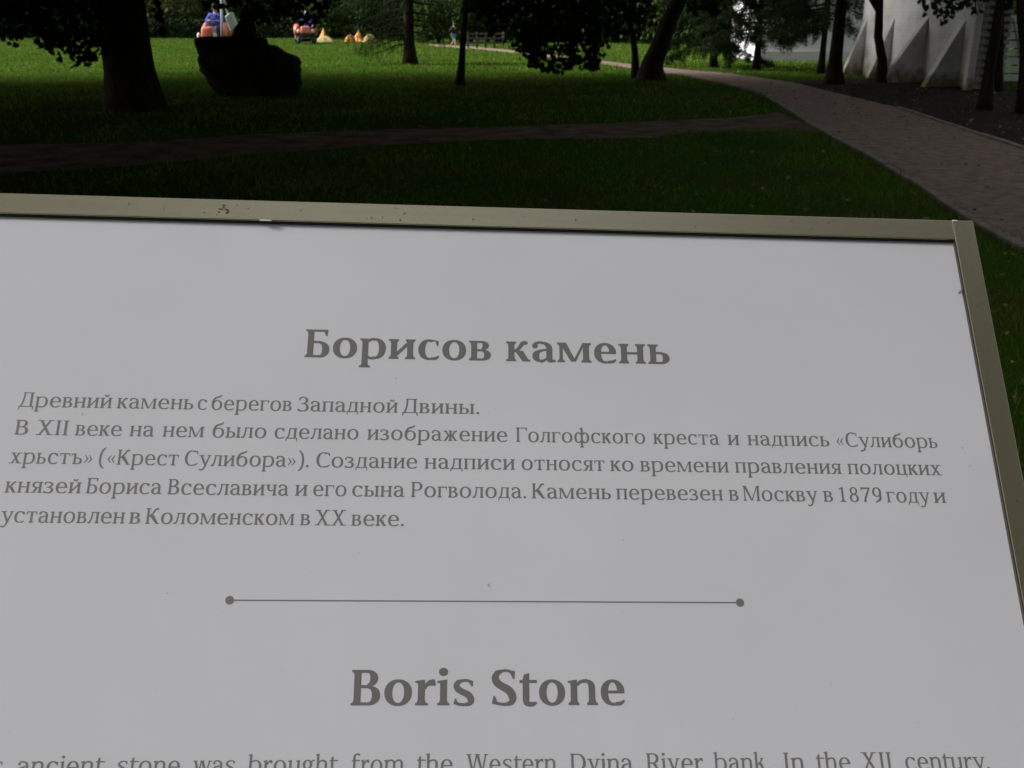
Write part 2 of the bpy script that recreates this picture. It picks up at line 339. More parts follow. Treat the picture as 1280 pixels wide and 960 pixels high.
        p.st2(275-w/2, 0, C, 1.3, 1.3, 0, 0); p.bar(32, 518, C-st*1.1, st*1.1); p.poly((32, C), (32, C-160), (56, C-160), (100, C-30)); p.poly((518, C), (450, C-30), (494, C-160), (518, C-160)); A = 550
    elif ch == 'C':
        rx = 268; cx = e+rx; m, q = p.ring(cx, 350, rx, 362, 58, 288, o*1.08, t); p.cur([m, (cx+rx*.68, 56), (cx+rx*.95, 130)], [q, t*1.2, t*.6])
        p.poly((cx+rx*.3, 708), (cx+rx*.9, 665), (cx+rx*.9, 520), (cx+rx*.8, 520), (cx+rx*.62, 650), (cx+rx*.3, 665)); A = 2*e+2*rx-25
    elif ch == 'З':
        p.poly((70, 665), (70, 520), (94, 520), (150, 640), (200, 668), (200, 708)); p.cur([(120, 668), (200, 690), (260, 680)], [t, t, t*1.2])
        p.ring(245, 540, 175, 165, -90, 90, o, t); p.ring(240, 192, 215, 205, -90, 90, o*1.05, t); p.bar(160, 255, 370-t*.5, t); p.cur([(40, 105), (110, 32), (245, 8+t*.4)], [t*1.8, t*1.4, t]); A = 490
    elif ch == 'Д':
        x2 = 430; p.stem(x2, 0, C); p.ser(x2, C, -1, 0, 1); p.bar(150, x2+10, C-st*1.1, st*1.1); p.bar(24, x2+w+60, 0, st*1.1)
        p.cur([(92, 20), (150, 180), (190, 420), (202, C-10)], [t*1.2]*4); p.poly((24, st), (24, -140), (48, -140), (80, 10), (80, st)); p.poly((x2+w+60, st), (x2+w+6, st), (x2+w+6, 10), (x2+w+36, -140), (x2+w+60, -140)); A = x2+w+86
    elif ch in 'Ss':
        k = 1 if ch == 'S' else .72; H = C if ch == 'S' else X; W = (235 if ch == 'S' else 188)+10*B; x0 = e+8; cw = o*(1.12 if ch == 'S' else .93)
        p.cur([(x0+W*1.68, H*.90), (x0+W*1.25, H*.975), (x0+W*.85, H*.972), (x0+W*.42, H*.90), (x0+cw*.42+4, H*.75), (x0+W*.55, H*.59), (x0+W*1.3, H*.42), (x0+W*1.9-cw*.5, H*.24), (x0+W*1.5, H*.085), (x0+W*.95, H*.025), (x0+W*.35, H*.06)],
              [t, t*.9, t*.95, cw*.72, cw*.88, cw*.95, cw, cw*.95, cw*.7, t*1.0, t*1.0])
        p.poly((x0+W*1.2, H*1.01), (x0+W*1.78, H*.965), (x0+W*1.74, H*.735), (x0+W*1.62, H*.735), (x0+W*1.4, H*.9)); p.poly((x0+4, H*.045), (x0+W*.6, -4), (x0+W*.45, H*.09), (x0+W*.26, H*.265), (x0+W*.14, H*.265)); A = x0+W*1.9+e
    # latin lower case
    elif ch == 'i': p.stem(lb, 0, X-8); p.ser(lb, 0, 1); p.flag(lb, X); p.dot(lb+w*.45, 660, w*.62+6); A = w+2*lb
    elif ch == 'r':
        p.stem(lb, 0, X-8); p.ser(lb, 0, 1, 1, 1.3); p.flag(lb, X); x = lb+w; p.cur([(x-10, 330), (x+50, 430), (x+110, 475)], [t, t*1.1, t*1.4]); p.poly((x+55, 440), (x+115, 512), (x+175, 512), (x+192, 385), (x+60, 385) if B else (x+150, 385)); A = x+198
    elif ch in 'nhm':
        p.stem(lb, 0, X-8 if ch != 'h' else 725); p.ser(lb, 0, 1, 1, .8); p.flag(lb, X if ch != 'h' else 735); x = lb+w
        for k in range(2 if ch == 'm' else 1):
            g = 200+12*B; p.cur([(x-8, 395), (x+.35*(g+w-145), 462), (x+g+w-140, 486)], [t, t*1.1, t*1.3]); p.ring(x+g+w-145, 345, 145, 162, 0, 100, w, t*1.3); p.stem(x+g, 0, 348); p.ser(x+g, 0, 1, .8, 1 if (ch != 'm' or k) else .8); x += g+w
        A = x+lb
    elif ch == 'u':
        g = 200; p.stem(lb, 150, X-8); p.flag(lb, X); x = lb+w; p.ring(lb+145, 155, 145, 165, 180, 280, w, t*1.2); p.cur([(lb+140, 10), (x+120, 26), (x+g+8, 90)], [t*1.3, t*1.1, t]); p.stem(x+g, 0, X-8); p.flag(x+g, X); p.ser(x+g, 0, 1, 0, 1); A = x+g+w+lb
    elif ch == 't':
        x = lb+8; p.stem(x, 110, X+10); p.poly((x, X), (x+w, X), (x+w, 640), (x+w*.2, 610)); p.bar(18, 330+14*B, X-t*1.0, t*1.0); p.cur([(x+w/2, 130), (x+w*.6, 40), (x+w+50, 18), (x+w+135, 55)], [w, w*.85, t*1.5, t*.7]); A = x+w+145
    elif ch == 'f':
        x = lb+8; p.stem(x, 0, 560); p.ser(x, 0, 1, 1, 1.2); p.bar(20, 330, X-t, t); p.cur([(x+w/2, 550), (x+w*.6, 660), (x+w+60, 722), (x+w+140, 700)], [w, w*.85, t*1.1, t*1.4]); p.dot(x+w+132, 692, t*.8); A = 345
    elif ch == 'k':
        p.stem(lb, 0, 725); p.ser(lb, 0, 1, 1, .8); p.flag(lb, 735); x = lb+w; p.cur([(x-5, 235), (x+90, 320), (x+180, 470)], [t, t*1.1, t*1.2]); p.bar(x+110, x+225, X-st, st); p.poly((x+50, 290), (x+70+w, 300), (x+170+w, 0), (x+170, 0)); p.bar(x+150, x+215+w*.8, 0, st); A = x+220+w*.8
    elif ch == 'b':
        p.stem(lb, 20, 725); p.flag(lb, 735); rx = 205; cx = lb+w+rx-o*.6; p.ring(cx, 250, rx, 262, -118, 112, o, t); p.cur([(lb+w-10, 420), (lb+w+50, 478), (cx-10, 490)], [t]*3); p.cur([(lb, 24), (lb+w+20, 14), (cx-10, 8)], [t]*3); A = cx+rx+e
    elif ch == 'v':
        p.dia(215, 0, 55, X-8, w*1.05); p.poly((238, 0), (238+t, 0), (425, X-5), (425-t*1.2, X-5)); p.bar(10, 185, X-st, st); p.bar(335, 478, X-st, st); A = 482
    elif ch == 'w':
        p.dia(185, 0, 55, X-8, w*1.05); p.poly((212, 0), (212+t, 0), (352, X-5), (352-t*1.1, X-5)); p.dia(455, 0, 320, X-8, w*1.05); p.poly((485, 0), (485+t, 0), (655, X-5), (655-t*1.1, X-5)); p.bar(10, 175, X-st, st); p.bar(280, 420, X-st, st); p.bar(575, 710, X-st, st); A = 714
    elif ch == 'g':
        p.ring(215, 330, 172, 182, 0, 360, o*.95, t); p.ring(230, -95, 200, 125, 0, 360, o*.7, t); p.cur([(120, 180), (80, 110), (130, 50), (260, 30), (330, 20)], [t, t*1.2, t*1.6, t*1.7, t*1.4]); p.cur([(350, 440), (400, 480), (470, 490)], [t, t, t*1.3]); A = 478
    # figures and marks
    elif ch == '1': p.stem(200, 0, 690); p.ser(200, 0, 1, 2.2, 2.2); p.poly((200, 690), (200+w, 700), (200+w, 690), (200, 610), (90, 575), (90, 605)); A = 480
    elif ch == '7': p.bar(60, 460, 700-t*1.5, t*1.5); p.poly((60, 700), (60, 540), (84, 540), (120, 640)); p.cur([(430, 660), (330, 430), (240, 200), (205, 0)], [t*1.2, t*1.5, w, w*1.1]); A = 500
    elif ch == '8': p.ring(255, 530, 165, 178, 0, 360, o*.85, t); p.ring(255, 188, 195, 198, 0, 360, o, t); A = 510
    elif ch == '9':
        p.ring(245, 480, 195, 228, 0, 360, o, t); p.cur([(440-o*.5, 500), (440-o*.55, 330), (350, 130), (150, 0)], [o, o*.9, t*2, t*.9]); A = 500
    elif ch == '.': p.dot(105, 50, 58); A = 205
    elif ch == ',': p.dot(105, 52, 56); p.cur([(130, 40), (125, -40), (70, -110)], [t*1.6, t*1.4, t*.7]); A = 205
    elif ch in '()':
        s_ = 1 if ch == '(' else -1; c = 160; p.cur([(c+s_*100, 790), (c-s_*30, 600), (c-s_*80, 290), (c-s_*30, -20), (c+s_*100, -190)], [t*.9, t*1.6, w*.95, t*1.6, t*.9]); A = 320
    elif ch in '«»':
        s_ = 1 if ch == '«' else -1
        for k in (0, 1):
            c = 135+k*155; q = [(c-s_*80, 250), (c+s_*45, 430), (c+s_*80, 430), (c-s_*10, 250)]; r = [(c-s_*80, 250), (c-s_*10, 250), (c+s_*80, 70), (c+s_*45, 70)]
            p.poly(*q); p.poly(*r)
        A = 425
    return A, p.P

GC = {}
def glyph_mesh(ch, bold):
    """union of the overlapping pieces as one flat triangulation (no two faces overlap)"""
    if (ch, bold) in GC: return GC[ch, bold]
    A, polys = glyph(ch, bold); T = []
    for q in polys:
        for i in range(1, len(q)-1):
            a, b, c = q[0], q[i], q[i+1]; d = (b[0]-a[0])*(c[1]-a[1])-(b[1]-a[1])*(c[0]-a[0])
            if abs(d) > 4: T.append((a, b, c) if d > 0 else (a, c, b))
    vs = []; es = []
    for q in polys:
        n = len(vs); vs += [Vector((x/1000, y/1000)) for x, y in q]; es += [(n+i, n+(i+1) % len(q)) for i in range(len(q))]
    ov, oe, of, *_r = mathutils.geometry.delaunay_2d_cdt(vs, es, [], 0, 1e-5, False)
    out = []
    for f in of:
        x = sum(ov[i].x for i in f)/len(f)*1000; y = sum(ov[i].y for i in f)/len(f)*1000
        for a, b, c in T:
            if (b[0]-a[0])*(y-a[1])-(b[1]-a[1])*(x-a[0]) >= 0 and (c[0]-b[0])*(y-b[1])-(c[1]-b[1])*(x-b[0]) >= 0 and (a[0]-c[0])*(y-c[1])-(a[1]-c[1])*(x-c[0]) >= 0:
                out.append(tuple(f)); break
    GC[ch, bold] = (A, [(v.x*1000, v.y*1000) for v in ov], out)
    return GC[ch, bold]

# ================================================================= THE INFORMATION SIGN
cr = Matrix(((1, 0, 0), (0, -math.sin(R(PITCH)), math.cos(R(PITCH))), (0, -math.cos(R(PITCH)), -math.sin(R(PITCH)))))  # x right, y down, z ahead -> world
BR = Matrix(((0.99787, 0.00592, -0.06492), (0.01812, 0.93142, 0.36349), (0.06262, -0.36389, 0.92933)))
B3 = cr @ BR                                            # columns: along the text, down the board, into the board
u_ax, v_ax = B3.col[0].normalized(), B3.col[1].normalized(); n_ax = u_ax.cross(-v_ax)   # n: out of the face
O = Vector((0, 0, EYE))+cr @ Vector((0, 0, .78))
BM = Matrix.Identity(4)
for i, a in enumerate((u_ax, -v_ax, n_ax)):
    for j in range(3): BM[j][i] = a[j]
for j in range(3): BM[j][3] = O[j]
UC = -.0174; UR = .370; UL = 2*UC-UR-.03; VT = .1349; VB = -.585; FW = .0185; FT = .0184   # board-local: x along, y up (metres)
foot = BM @ Vector((UC, -.3, -.04)); foot.z = 0
sign = empty('information_sign', foot, 0, 'tilted white information board about the Boris Stone in a champagne metal frame', 'information board')
SM = Matrix.Translation(-foot) @ BM
panel_m = mat('sign_panel_white', (.555, .55, .585), rough=.32, spec=.4, col2=(.60, .595, .63), scale=5, detail=9, lo=.25, hi=.75, bump=.012, bscale=900)
metal_m = mat('champagne_anodised_metal', (.405, .365, .245), rough=.25, metal=.78, col2=(.435, .395, .275), stretch=(6, 260, 60), scale=3, detail=3, bump=.02, bscale=30)
metal_v = mat('champagne_anodised_metal_upright', (.405, .365, .245), rough=.25, metal=.78, col2=(.435, .395, .275), stretch=(260, 6, 60), scale=3, detail=3, bump=.02, bscale=30)
ink_m = mat('grey_print', (.17, .165, .157), rough=.5, spec=.3)
ink2_m = mat('grey_heading_print', (.145, .14, .13), rough=.5, spec=.3)
b = MB(); b.box(((UL+UR)/2, (VT+VB)/2, -.003), (UR-UL+.006, VT-VB+.006, .006)); b.build('panel', panel_m, sign, world=SM)
b = MB(); b.box(((UL+UR)/2, (VT+VB)/2, -.0125), (UR-UL, VT-VB, .0115)); b.build('backing_board', mat('backing_grey', (.18, .18, .17)), sign, world=SM)
def rail(x0, x1, y0, y1, m):
    b = MB(); b.box(((x0+x1)/2, (y0+y1)/2, -.010), (x1-x0, y1-y0, .026)); return b.build('frame_rail', m, sign, world=SM, bevel=.0007)
rail(UL, UR-.0002, VT, VT+FT, metal_m); rail(UL, UR-.0002, VB-FT, VB, metal_m)
rail(UR, UR+FW, VB-FT, VT+FT+.0003, metal_v); rail(UL-FW-.0002, UL-.0002, VB-FT, VT+FT+.0003, metal_v)
dkm = mat('shade_hair_fly_dark', (.03, .026, .022), rough=.6)  # dark strips stand in for the recess shadow along the frame
b = MB(); b.box(((UL+UR)/2, VT-.0006, .0008), (UR-UL-.0006, .0012, .0016)); b.build('shade_strip', dkm, sign, world=SM)
b = MB(); b.box((UR-.0005, (VT+VB)/2, .0014), (.0009, VT-VB-.003, .0030)); b.build('shade_strip', dkm, sign, world=SM)
for s_ in (-1, 1):
    b = MB(); p = SM @ Vector((UC+s_*.28, -.25, -.04)); b.tube([(p.x, p.y, .0), (p.x, p.y, p.z+.02)], .025, 14); b.box((p.x, p.y, .004), (.14, .14, .008)); b.build('support_post', metal_v, sign)
    b = MB(); b.box((UC+s_*.28, -.25, -.026), (.05, .5, .012)); b.build('mounting_bracket', metal_v, sign, world=SM)

EMB, EMH = 16.3, 33.2
LINES = [('T', [('Борисов', -158.2, -16.1), ('камень', -4.5, 123.3)]) ,
(0, [('Древний', -362.4, -295.8), ('камень', -292.2, -236.8), ('с', -233.7, -226.9), ('берегов', -223.6, -164.8), ('Западной', -160.8, -86.0), ('Двины.', -82.6, -24.7)]) ,
(1, [('В', -362.0, -352.6), ('XII', -346.8, -324.3), ('веке', -319.1, -286.0), ('на', -280.3, -262.8), ('нем', -256.6, -226.9), ('было', -220.7, -181.8), ('сделано', -175.7, -114.3), ('изображение', -107.8, -3.7), ('Голгофского', 2.7, 100.4), ('креста', 106.6, 157.2), ('и', 163.6, 172.6), ('надпись', 178.9, 242.3), ('«Сулиборь', 247.9, 327.1)]) ,
(2, [('хрьстъ»', -362.0, -304.0), ('(«Крест', -299.3, -243.0), ('Сулибора»).', -238.5, -149.2), ('Создание', -143.9, -70.3), ('надписи', -65.0, 1.8), ('относят', 6.7, 68.6), ('ко', 72.9, 90.4), ('времени', 95.5, 162.6), ('правления', 167.4, 249.0), ('полоцких', 253.9, 327.1)]) ,
(3, [('князей', -361.5, -308.8), ('Бориса', -305.2, -252.2), ('Всеславича', -248.1, -162.2), ('и', -157.7, -148.8), ('его', -144.7, -120.9), ('сына', -116.7, -78.9), ('Рогволода.', -74.2, 9.9), ('Камень', 14.0, 72.5), ('перевезен', 76.5, 156.3), ('в', 160.8, 168.1), ('Москву', 171.7, 228.2), ('в', 232.5, 239.8), ('1879', 244.7, 277.3), ('году', 281.0, 314.4), ('и', 317.4, 326.7)]) ,
(4, [('установлен', -360.9, -275.5), ('в', -272.4, -264.6), ('Коломенском', -261.0, -156.7), ('в', -152.6, -145.5), ('XX', -142.2, -119.9), ('веке.', -116.3, -78.6)]) ,
('B', [('Boris', -110.4, -27.0), ('Stone', -15.3, 76.4)]) ,
(5, [('This', -354.5, -331.6), ('ancient', -322.0, -267.1), ('stone', -258.7, -218.8), ('was', -210.8, -183.4), ('brought', -175.2, -116.6), ('from', -107.7, -73.3), ('the', -64.8, -41.0), ('Western', -32.2, 28.1), ('Dvina', 37.3, 79.7), ('River', 88.9, 127.6), ('bank.', 134.8, 173.2), ('In', 183.0, 197.1), ('the', 205.4, 229.1), ('XII', 236.7, 257.9), ('century,', 267.4, 326.7)]) ,]
BASE = {'T': 18.8, 0: -24.9, 1: -46.4, 2: -68.1, 3: -89.7, 4: -111.3, 'B': -234.5, 5: -277.0}
for key, words in LINES:
    bold = key in ('T', 'B'); em = (EMH if bold else EMB)/1000
    V = []; F = []
    for w_, u0, u1 in words:
        x = 0; wv = []; wf = []
        for ch in w_:
            A, gv, gf = glyph_mesh(ch, bold); n = len(wv); wv += [(x+a, q) for a, q in gv]; wf += [tuple(n+i for i in f) for f in gf]; x += A
        used = sorted({i for f in wf for i in f}); x0 = min(wv[i][0] for i in used); x1 = max(wv[i][0] for i in used)
        k = (u1-u0)/(x1-x0); n = len(V)
        if key != 'x': print('W', w_, round(k*1000/(em*1000), 3), end='; ')
        V += [((u0+(a-x0)*k)/1000, (BASE[key]+q*em)/1000, .00006) for a, q in wv]; F += [tuple(n+i for i in f) for f in wf]
    b = MB(); b.v = V; b.f = F
    o = b.build('heading_text' if bold else 'text_line', ink2_m if bold else ink_m, sign, world=SM)
    o['label'] = 'printed words ' + ' '.join(w[0] for w in words)[:60]
b = MB(); yr = -.1646; b.box(((-.197+.1623)/2, yr, .00005), (.3593, .0009, .00006))
for xx in (-.197, .1623): b.tube([(xx, yr, .00002), (xx, yr, .0001)], .0030, 24)
b.build('divider_line', ink_m, sign, world=SM)
# dirt: specks on frame and panel, a scuff, a faint smudge, a hair
dk = mat('dirt_specks', (.09, .075, .045), rough=.9); b = MB()
for i in range(46):
    u = random.uniform(-.33, .33); v = random.uniform(VT+.002, VT+FT-.002); r = random.uniform(.0003, .0008); b.ball((u, v, .0031), (r, r*random.uniform(.6, 1.2), .0002), 6, 4)
for i in range(26):
    v = random.uniform(-.5, VT); u = random.uniform(UR+.002, UR+FW-.002); r = random.uniform(.0003, .0007); b.ball((u, v, .0031), (r, r, .0002), 6, 4)
for k in range(9): b.ball((-.2301+random.uniform(-.004, .004), .1433+random.uniform(-.004, .005), .0031), (random.uniform(.0008, .002), random.uniform(.0005, .001), .0002), 7, 4)
o = b.build('dirt_specks', dk, sign, world=SM); o['kind'] = 'stuff'
dg = mat('faint_specks', (.36, .35, .33), rough=.9); b = MB()
for i in range(200):
    u = random.uniform(UL+.01, UR-.006); v = random.uniform(-.34, VT-.006); r = random.uniform(.0001, .00032); b.ball((u, v, .0001), (r, r*random.uniform(.6, 1.3), .00008), 6, 4)
for u, v in ((-.316, -.0295), (.3464, -.046), (.3502, -.0607), (-.0882, .0028), (.08, -.12), (-.24, -.16)): b.ball((u, v, .0001), (.0006, .0005, .0002), 7, 4)
o = b.build('dust_specks', dg, sign, world=SM); o['kind'] = 'stuff'
b = MB(); b.tube([(-.0180, -.1520, .0004), (-.0178, -.1530, .0005), (-.0179, -.1541, .0003)], .00015, 5); b.build('hair', dkm, sign, world=SM)
for c_, d_ in (((-.196, .1346, .0034), (.009, .0009, .0012)), ((.3728, .1528, .0031), (.0045, .0011, .0008))): wf_ = MB(); wf_.box(c_, d_); wf_.build('bare_metal_chip', mat('bare_chip', (.8, .8, .78), rough=.4), sign, world=SM, bevel=.0003)
fly = empty('small_fly', BM @ Vector((.3672, .0871, .0015)), 0, 'tiny dark fly sitting at the right edge of the white panel', 'fly')
FM = B3.to_4x4(); fm = Matrix.Identity(4)
for i, a in enumerate((u_ax, -v_ax, n_ax)):
    for j in range(3): fm[j][i] = a[j]
fm = fm @ Matrix.Rotation(R(40), 4, 'Z')
b = MB(); b.ball((-.0012, 0, .0006), (.0017, .0008, .0008), 10, 6); b.ball((.0007, 0, .0008), (.0009, .0008, .0008), 8, 6)
for sx in (-1, 1):
    for k in (-1, 0, 1): b.tube([(.0004+k*.0005, 0, .0006), (.0006+k*.0011, sx*.0012, .0009), (.0007+k*.0015, sx*.0019, -.0008)], .00009, 4)
b.build('body', dkm, fly, True, world=fm); b = MB(); b.ball((.0017, 0, .0008), (.0006, .0007, .0006), 8, 6); b.build('head', mat('fly_head', (.05, .02, .015), rough=.3), fly, True, world=fm)
for sx in (-1, 1):
    b = MB(); b.add([(.0003, 0, .0013), (-.0012, sx*.0011, .0014), (-.0030, sx*.0010, .0011), (-.0032, sx*.0003, .0011), (-.0015, 0, .0013)], [(0, 1, 2, 3, 4)]); b.build('wing', mat('fly_wing', (.25, .24, .22), rough=.3), fly, world=fm)

# ================================================================= GROUND, PATHS, KERBS
soil = mat('lawn_ground', (.026, .066, .004), rough=1, spec=0, col2=(.044, .046, .012), scale=.9, detail=8, lo=.46, hi=.66, bump=.8, bscale=25)
b = MB(); N = 24; xs = [-260+520*i/N for i in range(N+1)]; ys = [-120+520*i/N for i in range(N+1)]
b.add([(x, y, 0) for y in ys for x in xs], [(j*(N+1)+i, j*(N+1)+i+1, (j+1)*(N+1)+i+1, (j+1)*(N+1)+i) for j in range(N) for i in range(N)])
tag(b.build('ground', soil), kind='structure')
pm = mat('gravel_path', (.155, .112, .086), rough=.95, spec=.15, col2=(.28, .21, .165), scale=7, detail=12, lo=.32, hi=.72, bump=.9, bscale=90)
def wob(pts, amp=.035, step=.35):
    out = []
    for a, c in zip(pts, pts[1:]):
        L = (c-a).length; n = max(1, int(L/step)); t = (c-a).normalized(); nn = Vector((-t.y, t.x, 0))
        for i in range(n): out.append(a+(c-a)*i/n+nn*amp*math.sin((a.x+i)*3.1)*random.uniform(.2, 1))
    out.append(pts[-1]); return out
# left edge of the wide path, far to near, and its right edge
ml = [ground(*q) for q in ((536, 57.5), (600, 62), (655, 67.5), (750, 80), (850, 94), (905, 105), (955, 118), (1001, 148), (1044, 175), (1090, 198), (1145, 231), (1214, 279), (1277, 312))]
mr_ = [ground(*q) for q in ((536, 55.2), (600, 59), (655, 64.5), (750, 76), (850, 87), (905, 91), (990, 103), (1060, 120), (1122, 135), (1190, 157), (1263, 181))]
d = (ml[-1]-ml[-2]).normalized(); ml += [ml[-1]+d*3, ml[-1]+d*8]
d = (mr_[-1]-mr_[-2]).normalized(); mr_ += [mr_[-1]+d*4, mr_[-1]+d*12]
cl = [ground(*q) for q in ((-420, 214), (0, 181), (160, 178), (320, 168), (480, 162), (600, 159.5), (760, 154), (920, 147), (975, 140))]
cn = [ground(*q) for q in ((-420, 262), (0, 217), (160, 208), (320, 193), (480, 182), (600, 175.5), (700, 174), (820, 172.5), (855, 167), (920, 164), (990, 163), (1030, 166))]
def inside(P, poly):
    x, y = P[:, 0], P[:, 1]; r = np.zeros(len(P), bool); j = len(poly)-1
    for i in range(len(poly)):
        xi, yi = poly[i]; xj, yj = poly[j]
        r ^= ((yi > y) != (yj > y)) & (x < (xj-xi)*(y-yi)/((yj-yi) or 1e-9)+xi); j = i
    return r
def sheet(a, c, z, name, label=None):
    poly = wob(a)+wob(c)[::-1]; me = bpy.data.meshes.new(name); vs = [Vector((p.x, p.y)) for p in poly]
    ov, oe, of, *_ = mathutils.geometry.delaunay_2d_cdt(vs, [(i, (i+1) % len(vs)) for i in range(len(vs))], [], 1, 1e-4, False)
    pa = np.array([(p.x, p.y) for p in poly]); ct = np.array([[sum(ov[i].x for i in f)/3, sum(ov[i].y for i in f)/3] for f in of]); ok = inside(ct, pa)
    bb = MB(); bb.add([(p.x, p.y, z) for p in ov], [tuple(f) for f, k_ in zip(of, ok) if k_]); o = bb.build(name, pm); tag(o, label, kind='structure'); return o, np.array([(p.x, p.y) for p in poly])
path, P1 = sheet(ml, mr_, .008, 'path')
pm0 = pm; pm = mat('dirt_path', (.055, .040, .029), rough=.98, spec=.05, col2=(.18, .13, .098), scale=3.1, detail=12, lo=.3, hi=.8, bump=.9, bscale=90); cross, P2 = sheet(cl, cn, .004, 'path'); pm = pm0
em = mat('bare_soil', (.018, .014, .010), rough=1, spec=.05, col2=(.038, .029, .021), scale=2.2, detail=9, bump=.9, bscale=40)
bs = [ground(*q) for q in ((1006, 101), (1060, 97.5), (1105, 100), (1140, 101), (1200, 105), (1250, 108), (1262, 112.5), (1300, 113))]; bs += [Vector((20, bs[-1].y, 0)), Vector((20, 4, 0))]
pm_ = pm; pm = em; bare, P3 = sheet(bs, mr_[6:], .003, 'bare_ground'); pm = pm_
km = mat('kerb_concrete', (.12, .10, .08), rough=.95, col2=(.22, .19, .155), scale=9, detail=8, bump=.6, bscale=50)
def kerb(pts):
    L = [0]
    for a, c in zip(pts, pts[1:]): L.append(L[-1]+(c-a).length)
    def pos(s):
        for i in range(len(pts)-1):
            if s <= L[i+1]: return pts[i]+(pts[i+1]-pts[i])*((s-L[i])/(L[i+1]-L[i]))
        return pts[-1]
    s = 0; kb = MB(); kb.box((0, 0, 0), (.985, .075, .16)); proto = None
    while s < L[-1]-.5:
        a, c = pos(s), pos(s+1); m = (a+c)/2; t = c-a
        if proto is None: o = proto = kb.build('kerb_stone', km, path, bevel=.01)
        else: o = proto.copy(); COL.objects.link(o)
        o.location = (m.x, m.y, -.045+random.uniform(-.012, .008)); o.rotation_euler = (random.uniform(-.05, .05), random.uniform(-.01, .01), math.atan2(t.y, t.x)+random.uniform(-.012, .012)); s += 1
kerb(ml[5:]); kerb(mr_[8:])

# ================================================================= GRASS (nobody could count it)
gm = mat('grass_blades', (.052, .112, .020), rough=.9, spec=.04, col2=(.128, .182, .030), scale=.6, detail=8, island=.45, trans=.3)
def grass_zone(n, y0, y1, h, w, spread=.62, margin=2.0):
    y = np.sqrt(rng.uniform(y0*y0, y1*y1, n)) if y0 > 3 else rng.uniform(y0, y1, n)
    x = rng.uniform(-1, 1, n)*(spread*y+margin); P = np.stack([x, y], 1)
    Pj = P+rng.normal(0, .05, P.shape)+.06*np.sin(P[:, ::-1]*2.3); keep = ~(inside(Pj, P1) | inside(Pj, P2) | (inside(Pj, P3) & (rng.uniform(0, 1, len(P)) < .985)))
    clump = np.sin(x*1.7+np.sin(y*2.1)*1.3)*np.sin(y*1.3+np.sin(x*1.1)*1.7); keep &= rng.uniform(0, 1, n) < .72+.28*clump
    keep &= ~((x < 2.2) & (y < 16) & (rng.uniform(0, 1, n) < .62+.3*np.sin(x*.9+y*.6))); P = P[keep]; n = len(P)
    a = rng.uniform(0, math.tau, n); hh = h*rng.uniform(.5, 1.35, n); ww = w*rng.uniform(.6, 1.3, n); lx = rng.normal(0, .45, n)*hh; ly = rng.normal(0, .45, n)*hh
    base = np.stack([P[:, 0], P[:, 1], np.full(n, -.004)], 1); dx = np.stack([np.cos(a), np.sin(a), np.zeros(n)], 1)*ww[:, None]
    return np.stack([base-dx, base+dx, base+np.stack([lx, ly, hh], 1)], 1)
G = [grass_zone(90000, .9, 7, .055, .0035, .8, .8), grass_zone(170000, 7, 14, .055, .005), grass_zone(130000, 14, 28, .06, .009), grass_zone(150000, 28, 72, .07, .02)]
tag(np_mesh('grass', np.concatenate(G), 3, gm), 'short park grass growing over the lawns', 'grass', kind='stuff')

# leaf litter and bits lying on lawn, path and soil (uncountable)
def litter(n, x0, x1, y0, y1, s, z):
    P = np.stack([rng.uniform(x0, x1, n), rng.uniform(y0, y1, n), np.full(n, z)], 1); z_ = rng.normal(size=(n, 3))*.35; z_[:, 2] = 1; z_ /= np.linalg.norm(z_, axis=1)[:, None]; a = rng.normal(size=(n, 3)); a -= z_*np.sum(a*z_, 1)[:, None]; a /= np.linalg.norm(a, axis=1)[:, None]; b_ = np.cross(z_, a); q = s*rng.uniform(.4, 1.3, n)
    return P[:, None, :]+(OVAL[None, :, 0:1]*a[:, None, :]*1.5+OVAL[None, :, 1:2]*b_[:, None, :])*q[:, None, None]
lit = mat('leaf_litter', (.10, .075, .040), rough=.9, spec=.05, col2=(.17, .15, .07), scale=3, island=.6)
tag(np_mesh('leaf_litter', np.concatenate([litter(1500, -6, 8, 6.5, 16, .032, .04), litter(900, -9, 10, 16, 27, .045, .045), litter(260, 1, 3.4, 2, 6.5, .03, .04), litter(500, 5, 12, 13, 22, .05, .012)]), 8, lit), 'small dry leaves and bits scattered over lawn and soil', 'leaf litter', kind='stuff')
# ================================================================= TREES
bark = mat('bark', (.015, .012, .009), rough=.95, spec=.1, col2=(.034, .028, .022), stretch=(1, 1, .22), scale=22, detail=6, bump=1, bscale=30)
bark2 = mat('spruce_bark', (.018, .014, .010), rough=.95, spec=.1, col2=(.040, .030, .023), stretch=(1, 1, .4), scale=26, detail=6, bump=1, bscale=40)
lf = {'maple': mat('maple_leaf', (.020, .040, .009), rough=.8, spec=.06, island=.5, trans=.12), 'dark': mat('dark_leaf', (.018, .034, .009), rough=.8, spec=.06, island=.5, trans=.06),
      'mid': mat('mid_leaf', (.055, .090, .022), rough=.8, spec=.08, island=.4, trans=.35), 'olive': mat('olive_leaf', (.085, .10, .030), rough=.8, spec=.08, island=.4, trans=.35),
      'hedge': mat('hedge_leaf', (.024, .040, .015), rough=.9, spec=.02, island=.5), 'needle': mat('spruce_needle', (.020, .036, .012), rough=.85, spec=.04, island=.5, trans=.1), 'yellow': mat('yellowing_leaf', (.14, .12, .03), rough=.8, spec=.08, island=.4, trans=.35)}
